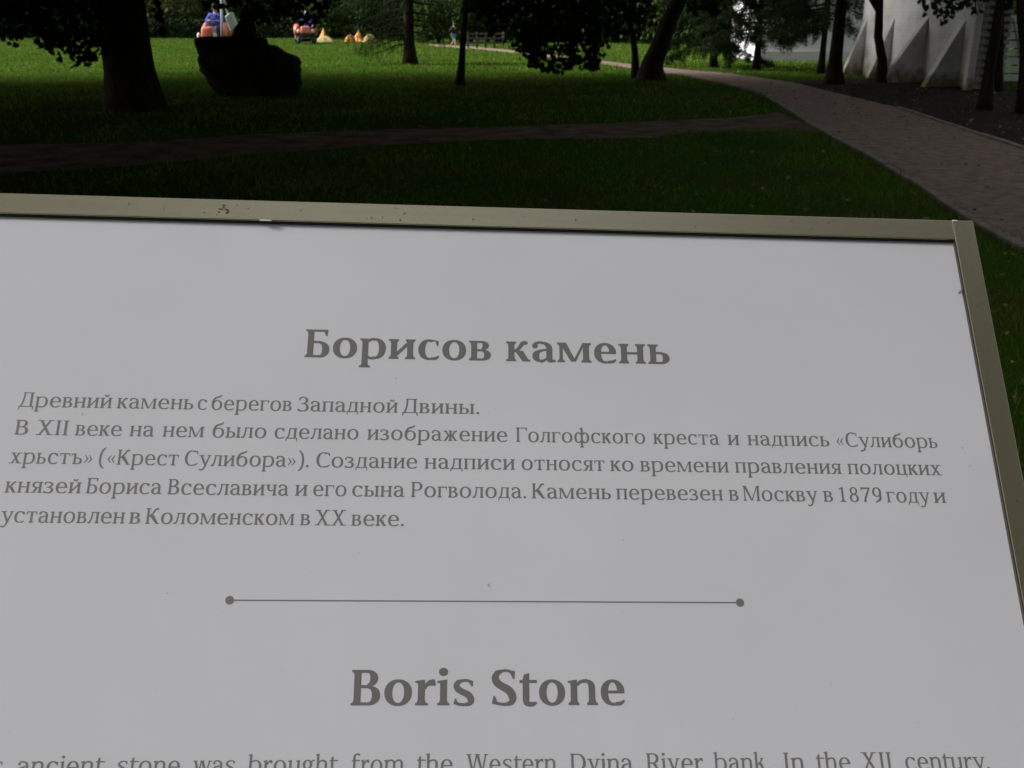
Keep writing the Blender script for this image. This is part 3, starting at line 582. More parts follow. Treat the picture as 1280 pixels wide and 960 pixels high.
def trunk_mesh(pts, rad, t, m=bark, flare=.5):
    b = MB(); P = [Vector(p) for p in pts]; Q = []; RR = []
    for i in range(len(P)-1):
        n = max(3, int((P[i+1]-P[i]).length/.35))
        for k in range(n):
            u = k/n; Q.append(P[i].lerp(P[i+1], u)); RR.append(rad[i]*(1-u)+rad[i+1]*u)
    Q.append(P[-1]); RR.append(rad[-1])
    for i in range(len(Q)):
        if flare and Q[i].z < .9: RR[i] *= 1+flare*max(0, 1-Q[i].z/.7)**2
        if i: Q[i] = Q[i]+Vector((random.gauss(0, 1), random.gauss(0, 1), 0))*RR[i]*.05
    b.tube(Q, RR, 16)
    for i in range(len(b.v)):
        v = Vector(b.v[i]); ax = Q[min(i//16, len(Q)-1)]; k = i % 16
        s = 1+.07*math.sin(k*2.9+v.z*.8)+.035*math.sin(k*6.1+v.z*3)+(.16*max(0, math.cos(k*1.963))*max(0, 1-v.z/.5) if flare and v.z < .5 else 0)
        b.v[i] = tuple(ax+(v-ax)*s)
    b.build('trunk', m, t, True)
def broadleaf(name, label, cat, base, h, r0, R_, cb, nl, ls, leaf='dark', shape=OVAL, group=None, path_=None, top_r=.25, nlimb=13, flat=1.0, shift=(0, 0), flare=.5):
    t = empty(name, (base[0], base[1], 0), 0, label, cat, group)
    pts = path_ or [(0, 0, -.1), (random.uniform(-.1, .1), random.uniform(-.1, .1), h*.35), (random.uniform(-.3, .3), random.uniform(-.3, .3), h*.8)]
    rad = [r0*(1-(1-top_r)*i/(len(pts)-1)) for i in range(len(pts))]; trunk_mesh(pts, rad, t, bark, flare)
    def axis(z):
        for a, c in zip(pts, pts[1:]):
            if z <= c[2]: u = (z-a[2])/(c[2]-a[2]); return Vector(a).lerp(Vector(c), max(0, u))
        return Vector(pts[-1])
    lb = MB(); C = []
    for i in range(nlimb):
        z = cb+(h-cb)*.72*(i/nlimb); s0 = axis(min(z, pts[-1][2]*.95)); az = i*2.4+random.uniform(-.3, .3); prof = math.sin(math.pi*min(1, .22+.78*(z-cb)/(h-cb)))**.6
        L = R_*prof*random.uniform(.75, 1.05); rise = random.uniform(-.02, .45)*L*(.3+.7*(z-cb)/(h-cb)); e = s0+Vector((math.cos(az)*L+shift[0]*.8, math.sin(az)*L+shift[1]*.8, rise))
        mid = s0.lerp(e, .5)+Vector((0, 0, .12*L)); lr = max(.02, r0*.32*(1-.5*i/nlimb)); q = [s0, s0.lerp(mid, .5)+Vector((0, 0, .05*L)), mid, mid.lerp(e, .5), e]; lb.tube(q, [lr, lr*.75, lr*.5, lr*.3, lr*.12], 6)
        for k in range(5):
            p = q[1+k % 4].lerp(q[min(4, 2+k % 4)], random.random()); w = p+Vector((random.gauss(0, 1), random.gauss(0, 1), random.gauss(0, .5)))*R_*.2; lb.tube([p, p.lerp(w, .5)+Vector((0, 0, .1)), w], [lr*.3, lr*.2, lr*.08], 4); C.append((w, R_*.2))
        C += [(q[2], R_*.2), (q[3], R_*.22), (e, R_*.18)]
    for k in range(8): C.append((axis(h*.75)+Vector((random.gauss(0, R_*.3), random.gauss(0, R_*.3), random.uniform(0, h*.22))), R_*.22))
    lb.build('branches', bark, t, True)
    idx = rng.integers(0, len(C), nl); cc = np.array([tuple(c[0]) for c in C])[idx]; sg = np.array([c[1] for c in C])[idx]
    P = cc+rng.normal(size=(nl, 3))*sg[:, None]*np.array([1, 1, .55*flat]); P[:, 2] = np.maximum(P[:, 2], cb*.75+rng.uniform(0, .5, nl)); np_mesh('crown', leaves(P, ls, shape), len(shape), lf[leaf], t, 'stuff')
    return t
LEAF = {}
def spray(t, tips, leaf='maple', size=.115, top=2.6, dens=10, maxn=300):
    """hanging leafy twigs whose tips are world points; leaves are pieces of the tree, one object each"""
    n = 0; b0 = Vector(t.location); extra = []
    if size not in LEAF:
        m = MB(); m.v = [(x*size, y*size, .012*size*8*abs(x)) for x, y in MAPLE]; m.f = [tuple(range(len(MAPLE)))]; LEAF[size] = m
    proto = None
    for tip, ln, wd in tips:
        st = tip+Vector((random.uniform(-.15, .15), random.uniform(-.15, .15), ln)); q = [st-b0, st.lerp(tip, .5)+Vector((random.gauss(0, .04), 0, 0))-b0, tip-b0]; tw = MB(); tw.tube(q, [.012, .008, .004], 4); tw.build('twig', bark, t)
        for k in range(int(dens*ln/.3)+2):
            u = random.random()**.8; p = q[0].lerp(q[2], u)+Vector((random.gauss(0, wd), random.gauss(0, wd*.8), random.gauss(0, .03)-.04)); rot = (random.uniform(.6, 2.4), random.uniform(-.7, .7), random.uniform(0, 6.28))
            if n < maxn:
                if proto is None: o = proto = LEAF[size].build('leaf', lf[leaf], t)
                else: o = proto.copy(); COL.objects.link(o)
                o.location = p; o.rotation_euler = rot; s = random.uniform(.7, 1.25); o.scale = (s, s, s); n += 1
            else: extra.append(p)
    if extra: np_mesh('foliage', leaves(np.array([tuple(p) for p in extra]), size, MAPLE, .3), len(MAPLE), lf[leaf], t, 'stuff')
def conifer(name, label, base, h, r0, branches, needle_n, ns, group=None, lean=(0, 0), top=True, dens=.35, m='needle', droop=.35):
    """branches: (z, azimuth, length) low ones given, upper ones generated"""
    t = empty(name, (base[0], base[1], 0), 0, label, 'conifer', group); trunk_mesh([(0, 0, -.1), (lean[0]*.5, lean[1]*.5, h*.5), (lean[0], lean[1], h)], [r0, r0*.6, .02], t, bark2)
    B = list(branches); z = 2.2
    while z < h*.95: B.append((z, random.uniform(0, 6.28), (h-z)/h*h*.28+.25)); z += .22
    bb = MB(); S = []
    for z, az, L in B:
        s0 = Vector((lean[0]*z/h, lean[1]*z/h, z)); dr = droop*L; d = Vector((math.cos(az), math.sin(az), 0)); sd_ = Vector((-d.y, d.x, 0)); q = [s0, s0+d*L*.35+Vector((0, 0, -dr*.15)), s0+d*L*.7+Vector((0, 0, -dr*.6)), s0+d*L+Vector((0, 0, -dr*.9))]
        bb.tube(q, [.02+.01*L, .016, .011, .004], 5); n = int(L/.16)
        for k in range(n):
            u = (k+.5)/n*3; i = min(2, int(u)); p = q[i].lerp(q[i+1], u-i); ll = random.uniform(.15, .42)*(1.15-.5*k/n); e = p+sd_*random.uniform(-.32, .32)*(1.1-k/n)*min(1, L)+Vector((0, 0, -ll))+d*random.uniform(0, .15)
            bb.tube([p, p.lerp(e, .5)+sd_*random.uniform(-.03, .03), e], [.007, .005, .002], 3); S.append((p, e))
        S += [(q[1], q[2]), (q[2], q[3])]
    bb.build('branches', bark2, t); idx = rng.integers(0, len(S), needle_n); a = np.array([tuple(s[0]) for s in S])[idx]; c = np.array([tuple(s[1]) for s in S])[idx]; u = rng.uniform(0, 1, (needle_n, 1))
    P = a+(c-a)*u+rng.normal(size=(needle_n, 3))*.04; np_mesh('needles', leaves(P, ns, NEEDLE, .2), 3, lf[m], t, 'stuff'); return t

def lean_path(base, pts, h):
    """trunk axis through points seen at that distance"""
    out = [(0, 0, -.1)]
    for px, py in pts: p = at(px, py, base.y); out.append((p.x-base.x, 0, p.z))
    a, c = Vector(out[-2]), Vector(out[-1]); d = (c-a).normalized(); out.append(tuple(c+d*(h*.35-c.z)/max(.4, d.z))); e = Vector(out[-1]); out.append((e.x*1.05, e.y, h*.8)); return out
# -- in view, left to right
b1 = ground(170, 138)
T1 = broadleaf('maple_tree', 'very thick dark maple trunk at the left, its leafy branches hanging low', 'tree', b1, 14, .40, 7, 2.5, 44000, .30, 'maple', group=None, shift=(.5, 3), path_=[(0, 0, -.1), (-.02, 0, 1.4), (-.05, .1, 4.5), (.2, 0, 11)], top_r=.6, flare=.22)
tp = []
for px, py, w in ((4, 44, .1), (16, 50, .1), (28, 36, .09), (40, 42, .09), (52, 40, .08), (60, 56, .07), (69, 67, .06), (78, 58, .07), (90, 62, .08), (97, 72, .07), (104, 80, .06), (112, 74, .07), (122, 66, .07), (130, 55, .07), (10, 22, .12), (35, 20, .14), (60, 25, .14), (85, 30, .14), (108, 40, .12), (125, 30, .12), (206, 40, .03)):
    tp.append((at(px, py, b1.y-1.3), random.uniform(.35, .6), w))
for px in range(0, 136, 9): tp.append((at(px, random.uniform(4, 22), b1.y-1.0), .5, .13))
spray(T1, tp, 'maple', .115, dens=22)
b2 = ground(812, 101)
T2 = broadleaf('leaning_tree', 'thick dark trunk leaning to the right beside a slender stem in mid picture', 'tree', b2, 13, .24, 3.4, 6.5, 2600, .28, 'dark', path_=lean_path(b2, [(816, 80), (829, 45), (846, 5)], 13), top_r=.5, shift=(-3, -3))
tp = []
for px, py, w in ((600, 22, .12), (612, 38, .12), (628, 34, .12), (645, 40, .12), (655, 62, .12), (665, 74, .1), (668, 79, .07), (680, 84, .1), (690, 88, .09), (700, 91, .08), (712, 86, .12), (722, 80, .1), (734, 86, .1), (741, 84, .08), (748, 66, .12), (760, 48, .14), (775, 40, .15), (790, 42, .14), (806, 30, .14), (868, 14, .1), (885, 10, .1), (895, 16, .08)):
    tp.append((at(px, py, b2.y-.8), random.uniform(.45, .8), w))
for px in list(range(592, 800, 9)): tp.append((at(px, random.uniform(0, 26), b2.y-.5), .6, .16))
for px in list(range(652, 750, 7)): tp.append((at(px, random.uniform(35, 68), b2.y-.6), .6, .15))
spray(T2, tp, 'dark', .135, dens=26)
tp = [(at(px, py, b1.y+1.0), .4, w) for px, py, w in ((322, 24, .08), (330, 30, .09), (345, 27, .1), (352, 18, .1), (365, 26, .1), (372, 22, .1), (385, 26, .1), (392, 30, .08), (399, 24, .08), (300, 12, .12), (285, 8, .1), (270, 6, .1), (262, 10, .08), (312, 16, .1), (340, 10, .14), (360, 8, .14), (380, 8, .14), (400, 8, .12), (415, 6, .1))]
b3 = ground(-260, 150)
T3 = broadleaf('lime_tree', 'broad tree whose dark leaf tips hang above the big boulder', 'tree', (-7.4, 9.0), 12, .3, 7.2, 2.3, 46000, .30, 'dark', shift=(1.5, 1.5))
T1b = T3; spray(T3, tp, 'dark', .12, dens=13)
b4 = ground(795, 98)
T4 = broadleaf('slender_tree', 'slender dark stem standing just left of the thick leaning trunk', 'tree', b4, 9, .085, 2.2, 4, 1100, .22, 'dark', path_=lean_path(b4, [(793, 60), (788, 30), (789, 2)], 9))
b5 = ground(742, 88)
T5 = broadleaf('slender_tree', 'dark stem half hidden behind the hanging leaves in mid picture', 'tree', b5, 9, .11, 2.2, 4.5, 1000, .22, 'dark', path_=lean_path(b5, [(742, 50), (744, 5)], 9))
b6 = ground(574, 107)
T6 = broadleaf('slender_tree', 'thin dark trunk standing alone on the dim lawn left of the hanging leaves', 'tree', b6, 10, .075, 4.4, 3.2, 9000, .25, 'dark', shift=(-1.5, 1), path_=lean_path(b6, [(578, 60), (582, 20), (584, 2)], 10))
b7 = ground(512, 80)
T7 = conifer('larch_tree', 'dark straight larch with sparse drooping twigs on the bright lawn', b7, 13, .165, [(1.35, 3.3, 1.9), (1.6, 2.9, 2.2), (1.85, 3.5, 1.6), (1.5, 6.2, 1.9), (1.8, .1, 2.3), (2.0, 5.9, 1.8), (2.1, 3.0, 2.4), (1.15, 3.6, 1.3), (1.9, 4.6, 1.3), (2.1, .4, 2.2), (1.0, 3.1, 1.5), (.75, 3.0, 1.6), (.9, 3.4, 1.7), (.6, 2.8, 1.3), (1.0, 2.9, 1.2), (1.2, 3.2, 1.9), (.95, .1, 1.1), (1.15, 6.0, 1.3), (1.3, .2, 1.6), (2.2, 3.3, 2.0), (2.3, 6.1, 2.3)], 34000, .085, lean=(.15, 0), droop=.3)
b8 = ground(945, 87)
T8 = conifer('spruce_tree', 'dark spruce with drooping boughs before the pale far building', b8, 12, .085, [(1.9-.14*i % 1.1+.6, a, 1.5) for i, a in enumerate((3.1, 3.5, 2.7, .2, 5.9, .5, 3.3, 6.1, 2.9, 4.6, 1.5))]+[(1.25, 3.2, 1.5), (1.5, 2.9, 1.8), (1.0, 3.0, 1.5), (1.1, 3.5, 1.7), (.9, 3.2, 1.1), (1.1, 5.9, 1.0), (1.0, .3, .9), (1.25, 6.0, 1.3), (1.55, .2, 1.7), (1.8, 6.1, 1.9), (2.0, .5, 1.9), (1.4, 5.6, 1.3), (1.7, .1, 1.3), (1.6, 4.1, 1.2), (1.9, 3.4, 2.0), (2.1, 3.0, 1.9)], 62000, .10, 'spruces by the path')
b9 = ground(1026, 92)
T9 = conifer('spruce_tree', 'slim spruce just left of the thick trunk near the white building', b9, 11, .075, [(1.3, 3.1, 1.3), (1.6, 3.4, 1.5), (1.9, 2.9, 1.5), (1.45, 2.8, 1.6), (1.7, 3.0, 1.9), (1.2, 3.4, 1.3), (2.0, 3.3, 1.9), (1.5, 4.0, 1.3), (1.35, .3, 1.0), (1.7, 6.0, 1.1), (1.5, .2, .7), (1.85, 5.8, .9), (2.05, 3.2, 1.7), (1.1, 3.0, 1.0), (1.75, 4.4, 1.1), (2.1, 0, 1.1)], 52000, .10, 'spruces by the path')
b10 = ground(867, 82)
T10 = conifer('spruce_tree', 'bushy green spruce behind the thick leaning trunk, boughs to the lawn', (at(893, 60, 31).x, 31), 11, .09, [(.62+.11*i, i*2.4, 1.75-.05*i) for i in range(14)], 90000, .12, 'spruces by the path')
b11 = ground(1042, 105)
T11 = broadleaf('park_tree', 'thick straight dark trunk at the path, left of the white building', 'tree', b11, 13, .15, 3.6, 4.4, 10000, .27, 'dark', shift=(-1, -6), path_=lean_path(b11, [(1046, 60), (1051, 10)], 13), top_r=.5)
b12 = ground(1102, 103)
T12 = broadleaf('forked_tree', 'curved dark trunk forking at the top in front of the white buttresses', 'tree', b12, 10, .105, 2.4, 5.5, 1100, .25, 'dark', path_=lean_path(b12, [(1103, 75), (1098, 45), (1099, 12)], 10), top_r=.6)
fk = MB(); p0 = at(1099, 14, b12.y)-Vector((b12.x, b12.y, 0)); p1 = at(1088, -4, b12.y)-Vector((b12.x, b12.y, 0)); fk.tube([p0, p1, p1+Vector((-.3, 0, .8)), p1+Vector((-.7, .2, 2.2))], [.07, .065, .05, .02], 9); fk.build('limb', bark, T12, True)
b13 = ground(1231, 137)
T13 = broadleaf('park_tree', 'dark trunk before the slatted corner of the white building', 'tree', b13, 12, .088, 3.2, 4.2, 5000, .26, 'dark', path_=lean_path(b13, [(1240, 70), (1250, 5)], 12), top_r=.6)
tp = [(at(px, py, b13.y), .3, w) for px, py, w in ((1158, 12, .03), (1166, 13, .04), (1175, 16, .05), (1184, 23, .06), (1190, 18, .06), (1200, 13, .07), (1210, 12, .08), (1225, 16, .08), (1256, 10, .06), (1262, 5, .06), (1180, 5, .1), (1205, 4, .1), (1220, 3, .1))]
spray(T13, tp, 'dark', .10, dens=14)
b14 = ground(1247, 114)
T14 = broadleaf('slender_tree', 'slim dark trunk right behind the one at the slatted corner', 'tree', b14, 9, .085, 2.2, 4, 1500, .25, 'dark', path_=lean_path(b14, [(1250, 60), (1252, 5)], 9))
b15 = ground(1283, 142)
T15 = broadleaf('park_tree', 'dark trunk cut off by the right edge of the picture', 'tree', b15, 12, .10, 3, 5, 3000, .26, 'dark', path_=lean_path(b15, [(1283, 60), (1277, 5)], 12), top_r=.6)
# -- unseen trees added around the view to shade the lawn and screen sky light
for i, (x, y, r_, rad, *cb_) in enumerate(((-12.5, 13, 7, .3), (-15, 22, 6.5, .28), (-12.2, 18.5, 6, .26), (-7.0, -10, 5.5, .25), (2.5, -13, 6, .28), (12, -8, 5.5, .25), (-5.4, -3.2, 3.2, .2, 7.4), (6.8, -4.2, 4.4, .25), (-19, 0, 5, .3), (18, 11, 5, .25), (15, -4, 5, .25), (-17, 6, 6, .3), (-3, -15, 6, .3))):
    broadleaf('unseen_shade_tree', 'unseen broad dark tree added outside the picture for shade', 'tree', (x, y), 12, rad, r_, cb_[0] if cb_ else (1.6 if y < 0 else 2.6), 24000 if not cb_ else 9000, .28, 'dark', group='unseen shade trees added around the lawn')

# ================================================================= FAR EDGE OF THE PARK
hl = [ground(x, 44) for x in (-260, 60, 240, 430)]; hp = hl[0]; 
hedge = empty('hedge', (hl[0].x, hl[0].y, 0), 0, 'long low dark clipped hedge closing the far lawn', 'hedge')
hx = np.linspace(-60, -7, 2); n = 60000
P = np.stack([rng.uniform(-80, -8, n), rng.uniform(65.5, 66.8, n), rng.uniform(0, 1.12, n)+.05*np.sin(rng.uniform(0, 6, n))], 1); P[:, 2] += .08*np.sin(P[:, 0]*1.7)
P -= np.array([hl[0].x, hl[0].y, 0]); np_mesh('foliage', leaves(P, .16, OVAL, .2), 8, lf['hedge'], hedge, 'stuff')
hb = MB()
for k in range(70): x = -75+k*.95-hl[0].x; hb.tube([(x, 66.1-hl[0].y, -.05), (x+random.uniform(-.1, .1), 66.1-hl[0].y, .9)], [.03, .015], 5)
hb.build('stems', bark, hedge)
far = [(-34, 62, 'mid'), (-28, 60, 'dark'), (-24, 63, 'olive'), (-20, 60.5, 'olive'), (-17, 63, 'dark'), (-14, 60.5, 'mid'), (-11, 62, 'dark'), (-8.2, 60, 'mid'), (-5.6, 62, 'dark'), (-3.4, 59.5, 'olive'), (-1.2, 62, 'dark'), (1.4, 60.5, 'dark'), (4, 62.5, 'mid'), (6.6, 60, 'dark'), (9.4, 61, 'mid'), (12, 59.5, 'dark'), (15, 62, 'olive'), (19, 60, 'mid'), (23, 62, 'dark'), (28, 60, 'mid'), (-40, 61, 'dark'), (-47, 63, 'mid'), (34, 63, 'dark'), (41, 61, 'mid')]
for i, (x, y, k) in enumerate(far):
    broadleaf('far_tree', {'mid': 'green bushy tree in the row at the far edge of the lawn', 'dark': 'dark dense tree in the row at the far edge of the lawn', 'olive': 'light olive tree in the row at the far edge of the lawn'}[k], 'tree', (x*(1.15 if x < -3 else 1)+random.uniform(-.5, .5), y+(10 if x < -3 else 0)), random.uniform(7, 11), .16, 3.0, .9, 5200, .34, k, group='trees at the far edge of the lawn')
WHERE = ['right of the thick left trunk', 'behind the thick left trunk', 'behind the orange tarpaulins', 'left behind the larch trunk', 'right behind the larch trunk', 'behind the rail fence', 'behind the hanging leaves', 'behind the slender stem in mid picture', 'behind the thick leaning trunk', 'left of the bushy spruce', 'at the far left edge of the picture', 'behind the leaf tips at far left', 'between boulder and farther mower', 'behind the bell shaped stone']
for i, (px, Y, k, hh) in enumerate(((235, 68.5, 'olive', 2.6), (150, 68.8, 'mid', 2.2), (412, 64, 'mid', 2.6), (470, 63, 'dark', 2.2), (548, 56, 'mid', 2.3), (610, 57, 'dark', 2.0), (690, 57, 'dark', 2.4), (770, 56, 'dark', 2.6), (820, 54, 'mid', 2.0), (880, 50, 'dark', 3), (20, 68.8, 'mid', 2.1), (85, 69, 'dark', 2.3), (330, 68.7, 'dark', 2.3), (290, 69.2, 'mid', 2.4))):
    p = at(px, 30, Y); t = empty('shrub', (p.x, Y, 0), 0, {'mid': 'rounded green shrub ', 'dark': 'dark loose shrub ', 'olive': 'pale olive shrub above the far hedge, '}[k]+WHERE[i], 'shrub', 'shrubs at the far edge of the lawn')
    n = 5000; d = rng.normal(size=(n, 3)); d /= np.linalg.norm(d, axis=1)[:, None]; rr = rng.uniform(.55, 1.05, (n, 1))*(1+.16*np.sin(d[:, :1]*6+i)+.12*np.sin(d[:, 1:2]*7)+.1*np.sin(d[:, 2:]*8)); Q = d*rr*np.array([1.7, 1.1, hh/2])+np.array([0, 0, hh*.52]); Q[:, 2] = np.abs(Q[:, 2])
    np_mesh('foliage', leaves(Q, .2, OVAL, .2), 8, lf[k], t, 'stuff'); sb = MB()
    for k2 in range(6): a = k2*1.05; sb.tube([(0, 0, -.05), (math.cos(a)*.3, math.sin(a)*.3, .6), (math.cos(a)*.8, math.sin(a)*.5, hh*.8)], [.04, .03, .01], 5)
    sb.build('stems', bark, t)
# weathered rail fence beyond the far path
f0 = ground(578, 57); fe = empty('rail_fence', (f0.x, 47.5, 0), 0, 'low weathered rail fence with a pale end post beyond the far path', 'fence')
wood = mat('weathered_wood', (.035, .031, .026), rough=.9, col2=(.065, .058, .05), scale=20, bump=.5); pale = mat('pale_post_paint', (.16, .155, .14), rough=.8)
x0, x1 = at(585, 40, 47.5).x-f0.x, at(629, 40, 47.5).x-f0.x
for k in range(5):
    b = MB(); b.box((x0+(x1-x0)*k/4, 0, .32), (.09, .09, .7)); b.build('fence_post', pale if k == 4 else wood, fe, bevel=.01)
for z in (.22, .42, .60):
    b = MB(); b.box(((x0+x1)/2, -.06, z), (x1-x0, .03, .07)); b.build('rail', wood, fe, bevel=.006)

# ================================================================= WHITE BUTTRESSED BUILDING
def brickmat(name, c1, c2, mortar, bw=.25, bh=.075):
    m = bpy.data.materials.new(name); m.use_nodes = True; n = m.node_tree.nodes; l = m.node_tree.links; p = n['Principled BSDF']; p.inputs['Roughness'].default_value = .85; p.inputs['Specular IOR Level'].default_value = .2
    tc = n.new('ShaderNodeTexCoord'); sx = n.new('ShaderNodeSeparateXYZ'); ad = n.new('ShaderNodeMath'); cb = n.new('ShaderNodeCombineXYZ'); l.new(tc.outputs['Object'], sx.inputs[0]); l.new(sx.outputs[0], ad.inputs[0]); l.new(sx.outputs[1], ad.inputs[1]); l.new(ad.outputs[0], cb.inputs[0]); l.new(sx.outputs[2], cb.inputs[1])
    br = n.new('ShaderNodeTexBrick'); br.inputs['Color1'].default_value = (*c1, 1); br.inputs['Color2'].default_value = (*c2, 1); br.inputs['Mortar'].default_value = (*mortar, 1); br.inputs['Scale'].default_value = 1; br.inputs['Brick Width'].default_value = bw; br.inputs['Row Height'].default_value = bh; br.inputs['Mortar Size'].default_value = .006; l.new(cb.outputs[0], br.inputs['Vector'])
    ns = n.new('ShaderNodeTexNoise'); ns.inputs['Scale'].default_value = 1.6; ns.inputs['Detail'].default_value = 7; l.new(tc.outputs['Object'], ns.inputs['Vector']); mx = n.new('ShaderNodeMix'); mx.data_type = 'RGBA'; mx.blend_type = 'MULTIPLY'
    rp = n.new('ShaderNodeValToRGB'); rp.color_ramp.elements[0].position = .35; rp.color_ramp.elements[0].color = (.74, .70, .62, 1); rp.color_ramp.elements[1].position = .6; rp.color_ramp.elements[1].color = (1, 1, 1, 1); l.new(ns.outputs['Fac'], rp.inputs[0])
    mx.inputs['Factor'].default_value = .8; sz = n.new('ShaderNodeMapRange'); sz.inputs['From Min'].default_value = .0; sz.inputs['From Max'].default_value = .45; sz.inputs['To Min'].default_value = .42; sz.inputs['To Max'].default_value = -.1; l.new(sx.outputs[2], sz.inputs['Value']); n2 = n.new('ShaderNodeTexNoise'); n2.inputs['Scale'].default_value = 4; n2.inputs['Detail'].default_value = 8; l.new(tc.outputs['Object'], n2.inputs['Vector']); aa = n.new('ShaderNodeMath'); l.new(sz.outputs[0], aa.inputs[0]); l.new(n2.outputs['Fac'], aa.inputs[1]); r2 = n.new('ShaderNodeValToRGB'); r2.color_ramp.elements[0].position = .55; r2.color_ramp.elements[0].color = (1, 1, 1, 1); r2.color_ramp.elements[1].position = .85; r2.color_ramp.elements[1].color = (.38, .34, .20, 1); l.new(aa.outputs[0], r2.inputs[0]); m2 = n.new('ShaderNodeMix'); m2.data_type = 'RGBA'; m2.blend_type = 'MULTIPLY'; m2.inputs['Factor'].default_value = 1; l.new(br.outputs['Color'], mx.inputs['A']); l.new(rp.outputs[0], mx.inputs['B']); l.new(mx.outputs['Result'], m2.inputs['A']); l.new(r2.outputs[0], m2.inputs['B']); l.new(m2.outputs['Result'], p.inputs['Base Color'])
    bu = n.new('ShaderNodeBump'); bu.inputs['Strength'].default_value = .5; bu.inputs['Distance'].default_value = .01; bu.invert = True; l.new(br.outputs['Fac'], bu.inputs['Height']); l.new(bu.outputs[0], p.inputs['Normal']); return m
wb = brickmat('whitewashed_brick', (.78, .78, .80), (.82, .82, .84), (.71, .71, .71))
wA, wB = ground(1084, 95), ground(1200, 109)                      # foot of the wall, far and near
wd = (wA-wB); wd.z = 0; wd.normalize(); wn = Vector((-wd.y, wd.x, 0))   # along the wall (away), outward (left)
if wn.x > 0: wn = -wn
WR = math.atan2(wd.y, wd.x); bld = empty('white_building', (wB.x, wB.y, 0), 0, 'white brick building with slanting buttresses and a slatted corner', 'building')
rot = Matrix(((wd.x, -wn.x, 0), (wd.y, -wn.y, 0), (0, 0, 1)))        # local: x along the wall away, y into the building
def lbox(name, c, dm, m, parent=bld, bevel=0): b = MB(); b.box(c, dm); return b.build(name, m, parent, world=rot.to_4x4(), bevel=bevel)
H = 3.6; Lw = (ground(1060, 93.5)-wB).dot(wd)
b = MB(); pl = [(-.08, 0), (Lw, 0), (Lw, 2.4), (-.08, .72)]; b.add([(x, y, -.2) for x, y in pl]+[(x, y, H) for x, y in pl], [(3, 2, 1, 0), (4, 5, 6, 7), (0, 1, 5, 4), (1, 2, 6, 5), (2, 3, 7, 6), (3, 0, 4, 7)]); b.build('wall', wb, bld, world=rot.to_4x4())
lbox('roof_slab', (Lw/2, 1.0, H+.09), (Lw+.5, 2.2, .18), mat('roof_felt', (.12, .12, .12)))
for bp, fp, tp_, th in (((1084, 94), (1062, 94.5), 22, .15), ((1116, 98), (1088, 98), 19, .15), ((1152, 103), (1122, 106), 19, .18), ((1193, 108.5), (1160, 110), 22, .18)):
    g = ground(*bp); s = (g-wB).dot(wd)+th/2; q = ground(*fp); pr = max(.45, (q-g).dot(wn)); zt = at(bp[0], tp_, g.y).z
    b = MB(); b.add([(s-th/2, -pr, -.05), (s+th/2, -pr, -.05), (s+th/2, .02, -.05), (s-th/2, .02, -.05), (s-th/2, -pr+.03, .02), (s+th/2, -pr+.03, .02), (s+th/2, .02, zt), (s-th/2, .02, zt)], [(3, 2, 1, 0), (4, 5, 6, 7), (0, 1, 5, 4), (1, 2, 6, 5), (2, 3, 7, 6), (3, 0, 4, 7)]); b.build('buttress', wb, bld, world=rot.to_4x4(), bevel=.012)
    print('buttress', s, pr, zt)
# slatted corner and pilaster facing the viewer
sl = mat('grey_slat', (.20, .195, .18), rough=.8, col2=(.26, .25, .235), scale=12, bump=.3); shd = mat('slat_backing', (.10, .098, .09))
ps = ground(1210, 113); pe = at(1252, 100, ps.y); cx0 = ps.x; 
corner = MB(); corner.box((ps.x-wB.x, ps.y-wB.y+.05, H/2-.1), (.14, .2, H+.2)); corner.build('pilaster', wb, bld, bevel=.01)
b = MB(); b.box(((wB.x+.1+pe.x)/2-wB.x, ps.y-wB.y+.9, H/2-.1), (pe.x-wB.x, 1.5, H+.2)); b.build('corner_wall', shd, bld)
slat = MB(); slat.box((0, 0, 0), (pe.x-ps.x-.02, .035, .085), Matrix.Rotation(R(-18), 3, 'X'))
k = 0; z = .06; proto = None
while z < H:
    if proto is None: o = proto = slat.build('slat', sl, bld, bevel=.004)
    else: o = proto.copy(); COL.objects.link(o)
    o.location = ((ps.x+pe.x)/2+.08-wB.x, ps.y-wB.y+.10, z); z += .145
# low pale boarded fence to the right of the trees
pf = ground(1256, 103); fe2 = empty('boarded_fence', (pf.x, pf.y, 0), 0, 'low pale boarded fence on the grass at the far right', 'fence')
pb = mat('pale_board', (.46, .50, .40), rough=.7, col2=(.55, .58, .48), scale=6); bd = MB(); bd.box((1.3, 0, 0), (2.9, .03, .15)); proto = None
zt = at(1256, 21, pf.y).z; nb = 8
for k in range(nb):
    if proto is None: o = proto = bd.build('board', pb, fe2, bevel=.004)
    else: o = proto.copy(); COL.objects.link(o)
    o.location = (0, random.uniform(-.004, .004), .12+(zt-.14)*k/(nb-1)-.02)
for x in (-.1, 1.2, 2.5):
    b = MB(); b.box((x, .05, zt/2), (.06, .06, zt+.06)); b.build('fence_post', mat('post_grey', (.30, .31, .28)), fe2)
b = MB(); b.tube([(-.05, -.03, zt-.03), (.42, -.03, .08)], .012, 6); b.tube([(.42, -.03, zt-.03), (.16, -.03, .62)], .008, 6); b.build('brace_wire', pale, fe2)
t = empty('shrub', (pf.x+1.2, pf.y+2.2, 0), 0, 'yellow green shrub rising behind the pale boarded fence', 'shrub'); n = 4000
d = rng.normal(size=(n, 3)); d /= np.linalg.norm(d, axis=1)[:, None]; np_mesh('foliage', leaves(d*rng.uniform(.5, 1.05, (n, 1))*np.array([1.8, .9, 1.5])+np.array([0, 0, 1.5]), .1, OVAL, .2), 8, lf['yellow'], t, 'stuff')
b = MB(); b.tube([(0, 0, -.05), (.1, 0, 1.8)], [.06, .02], 7); b.build('stem', bark, t)
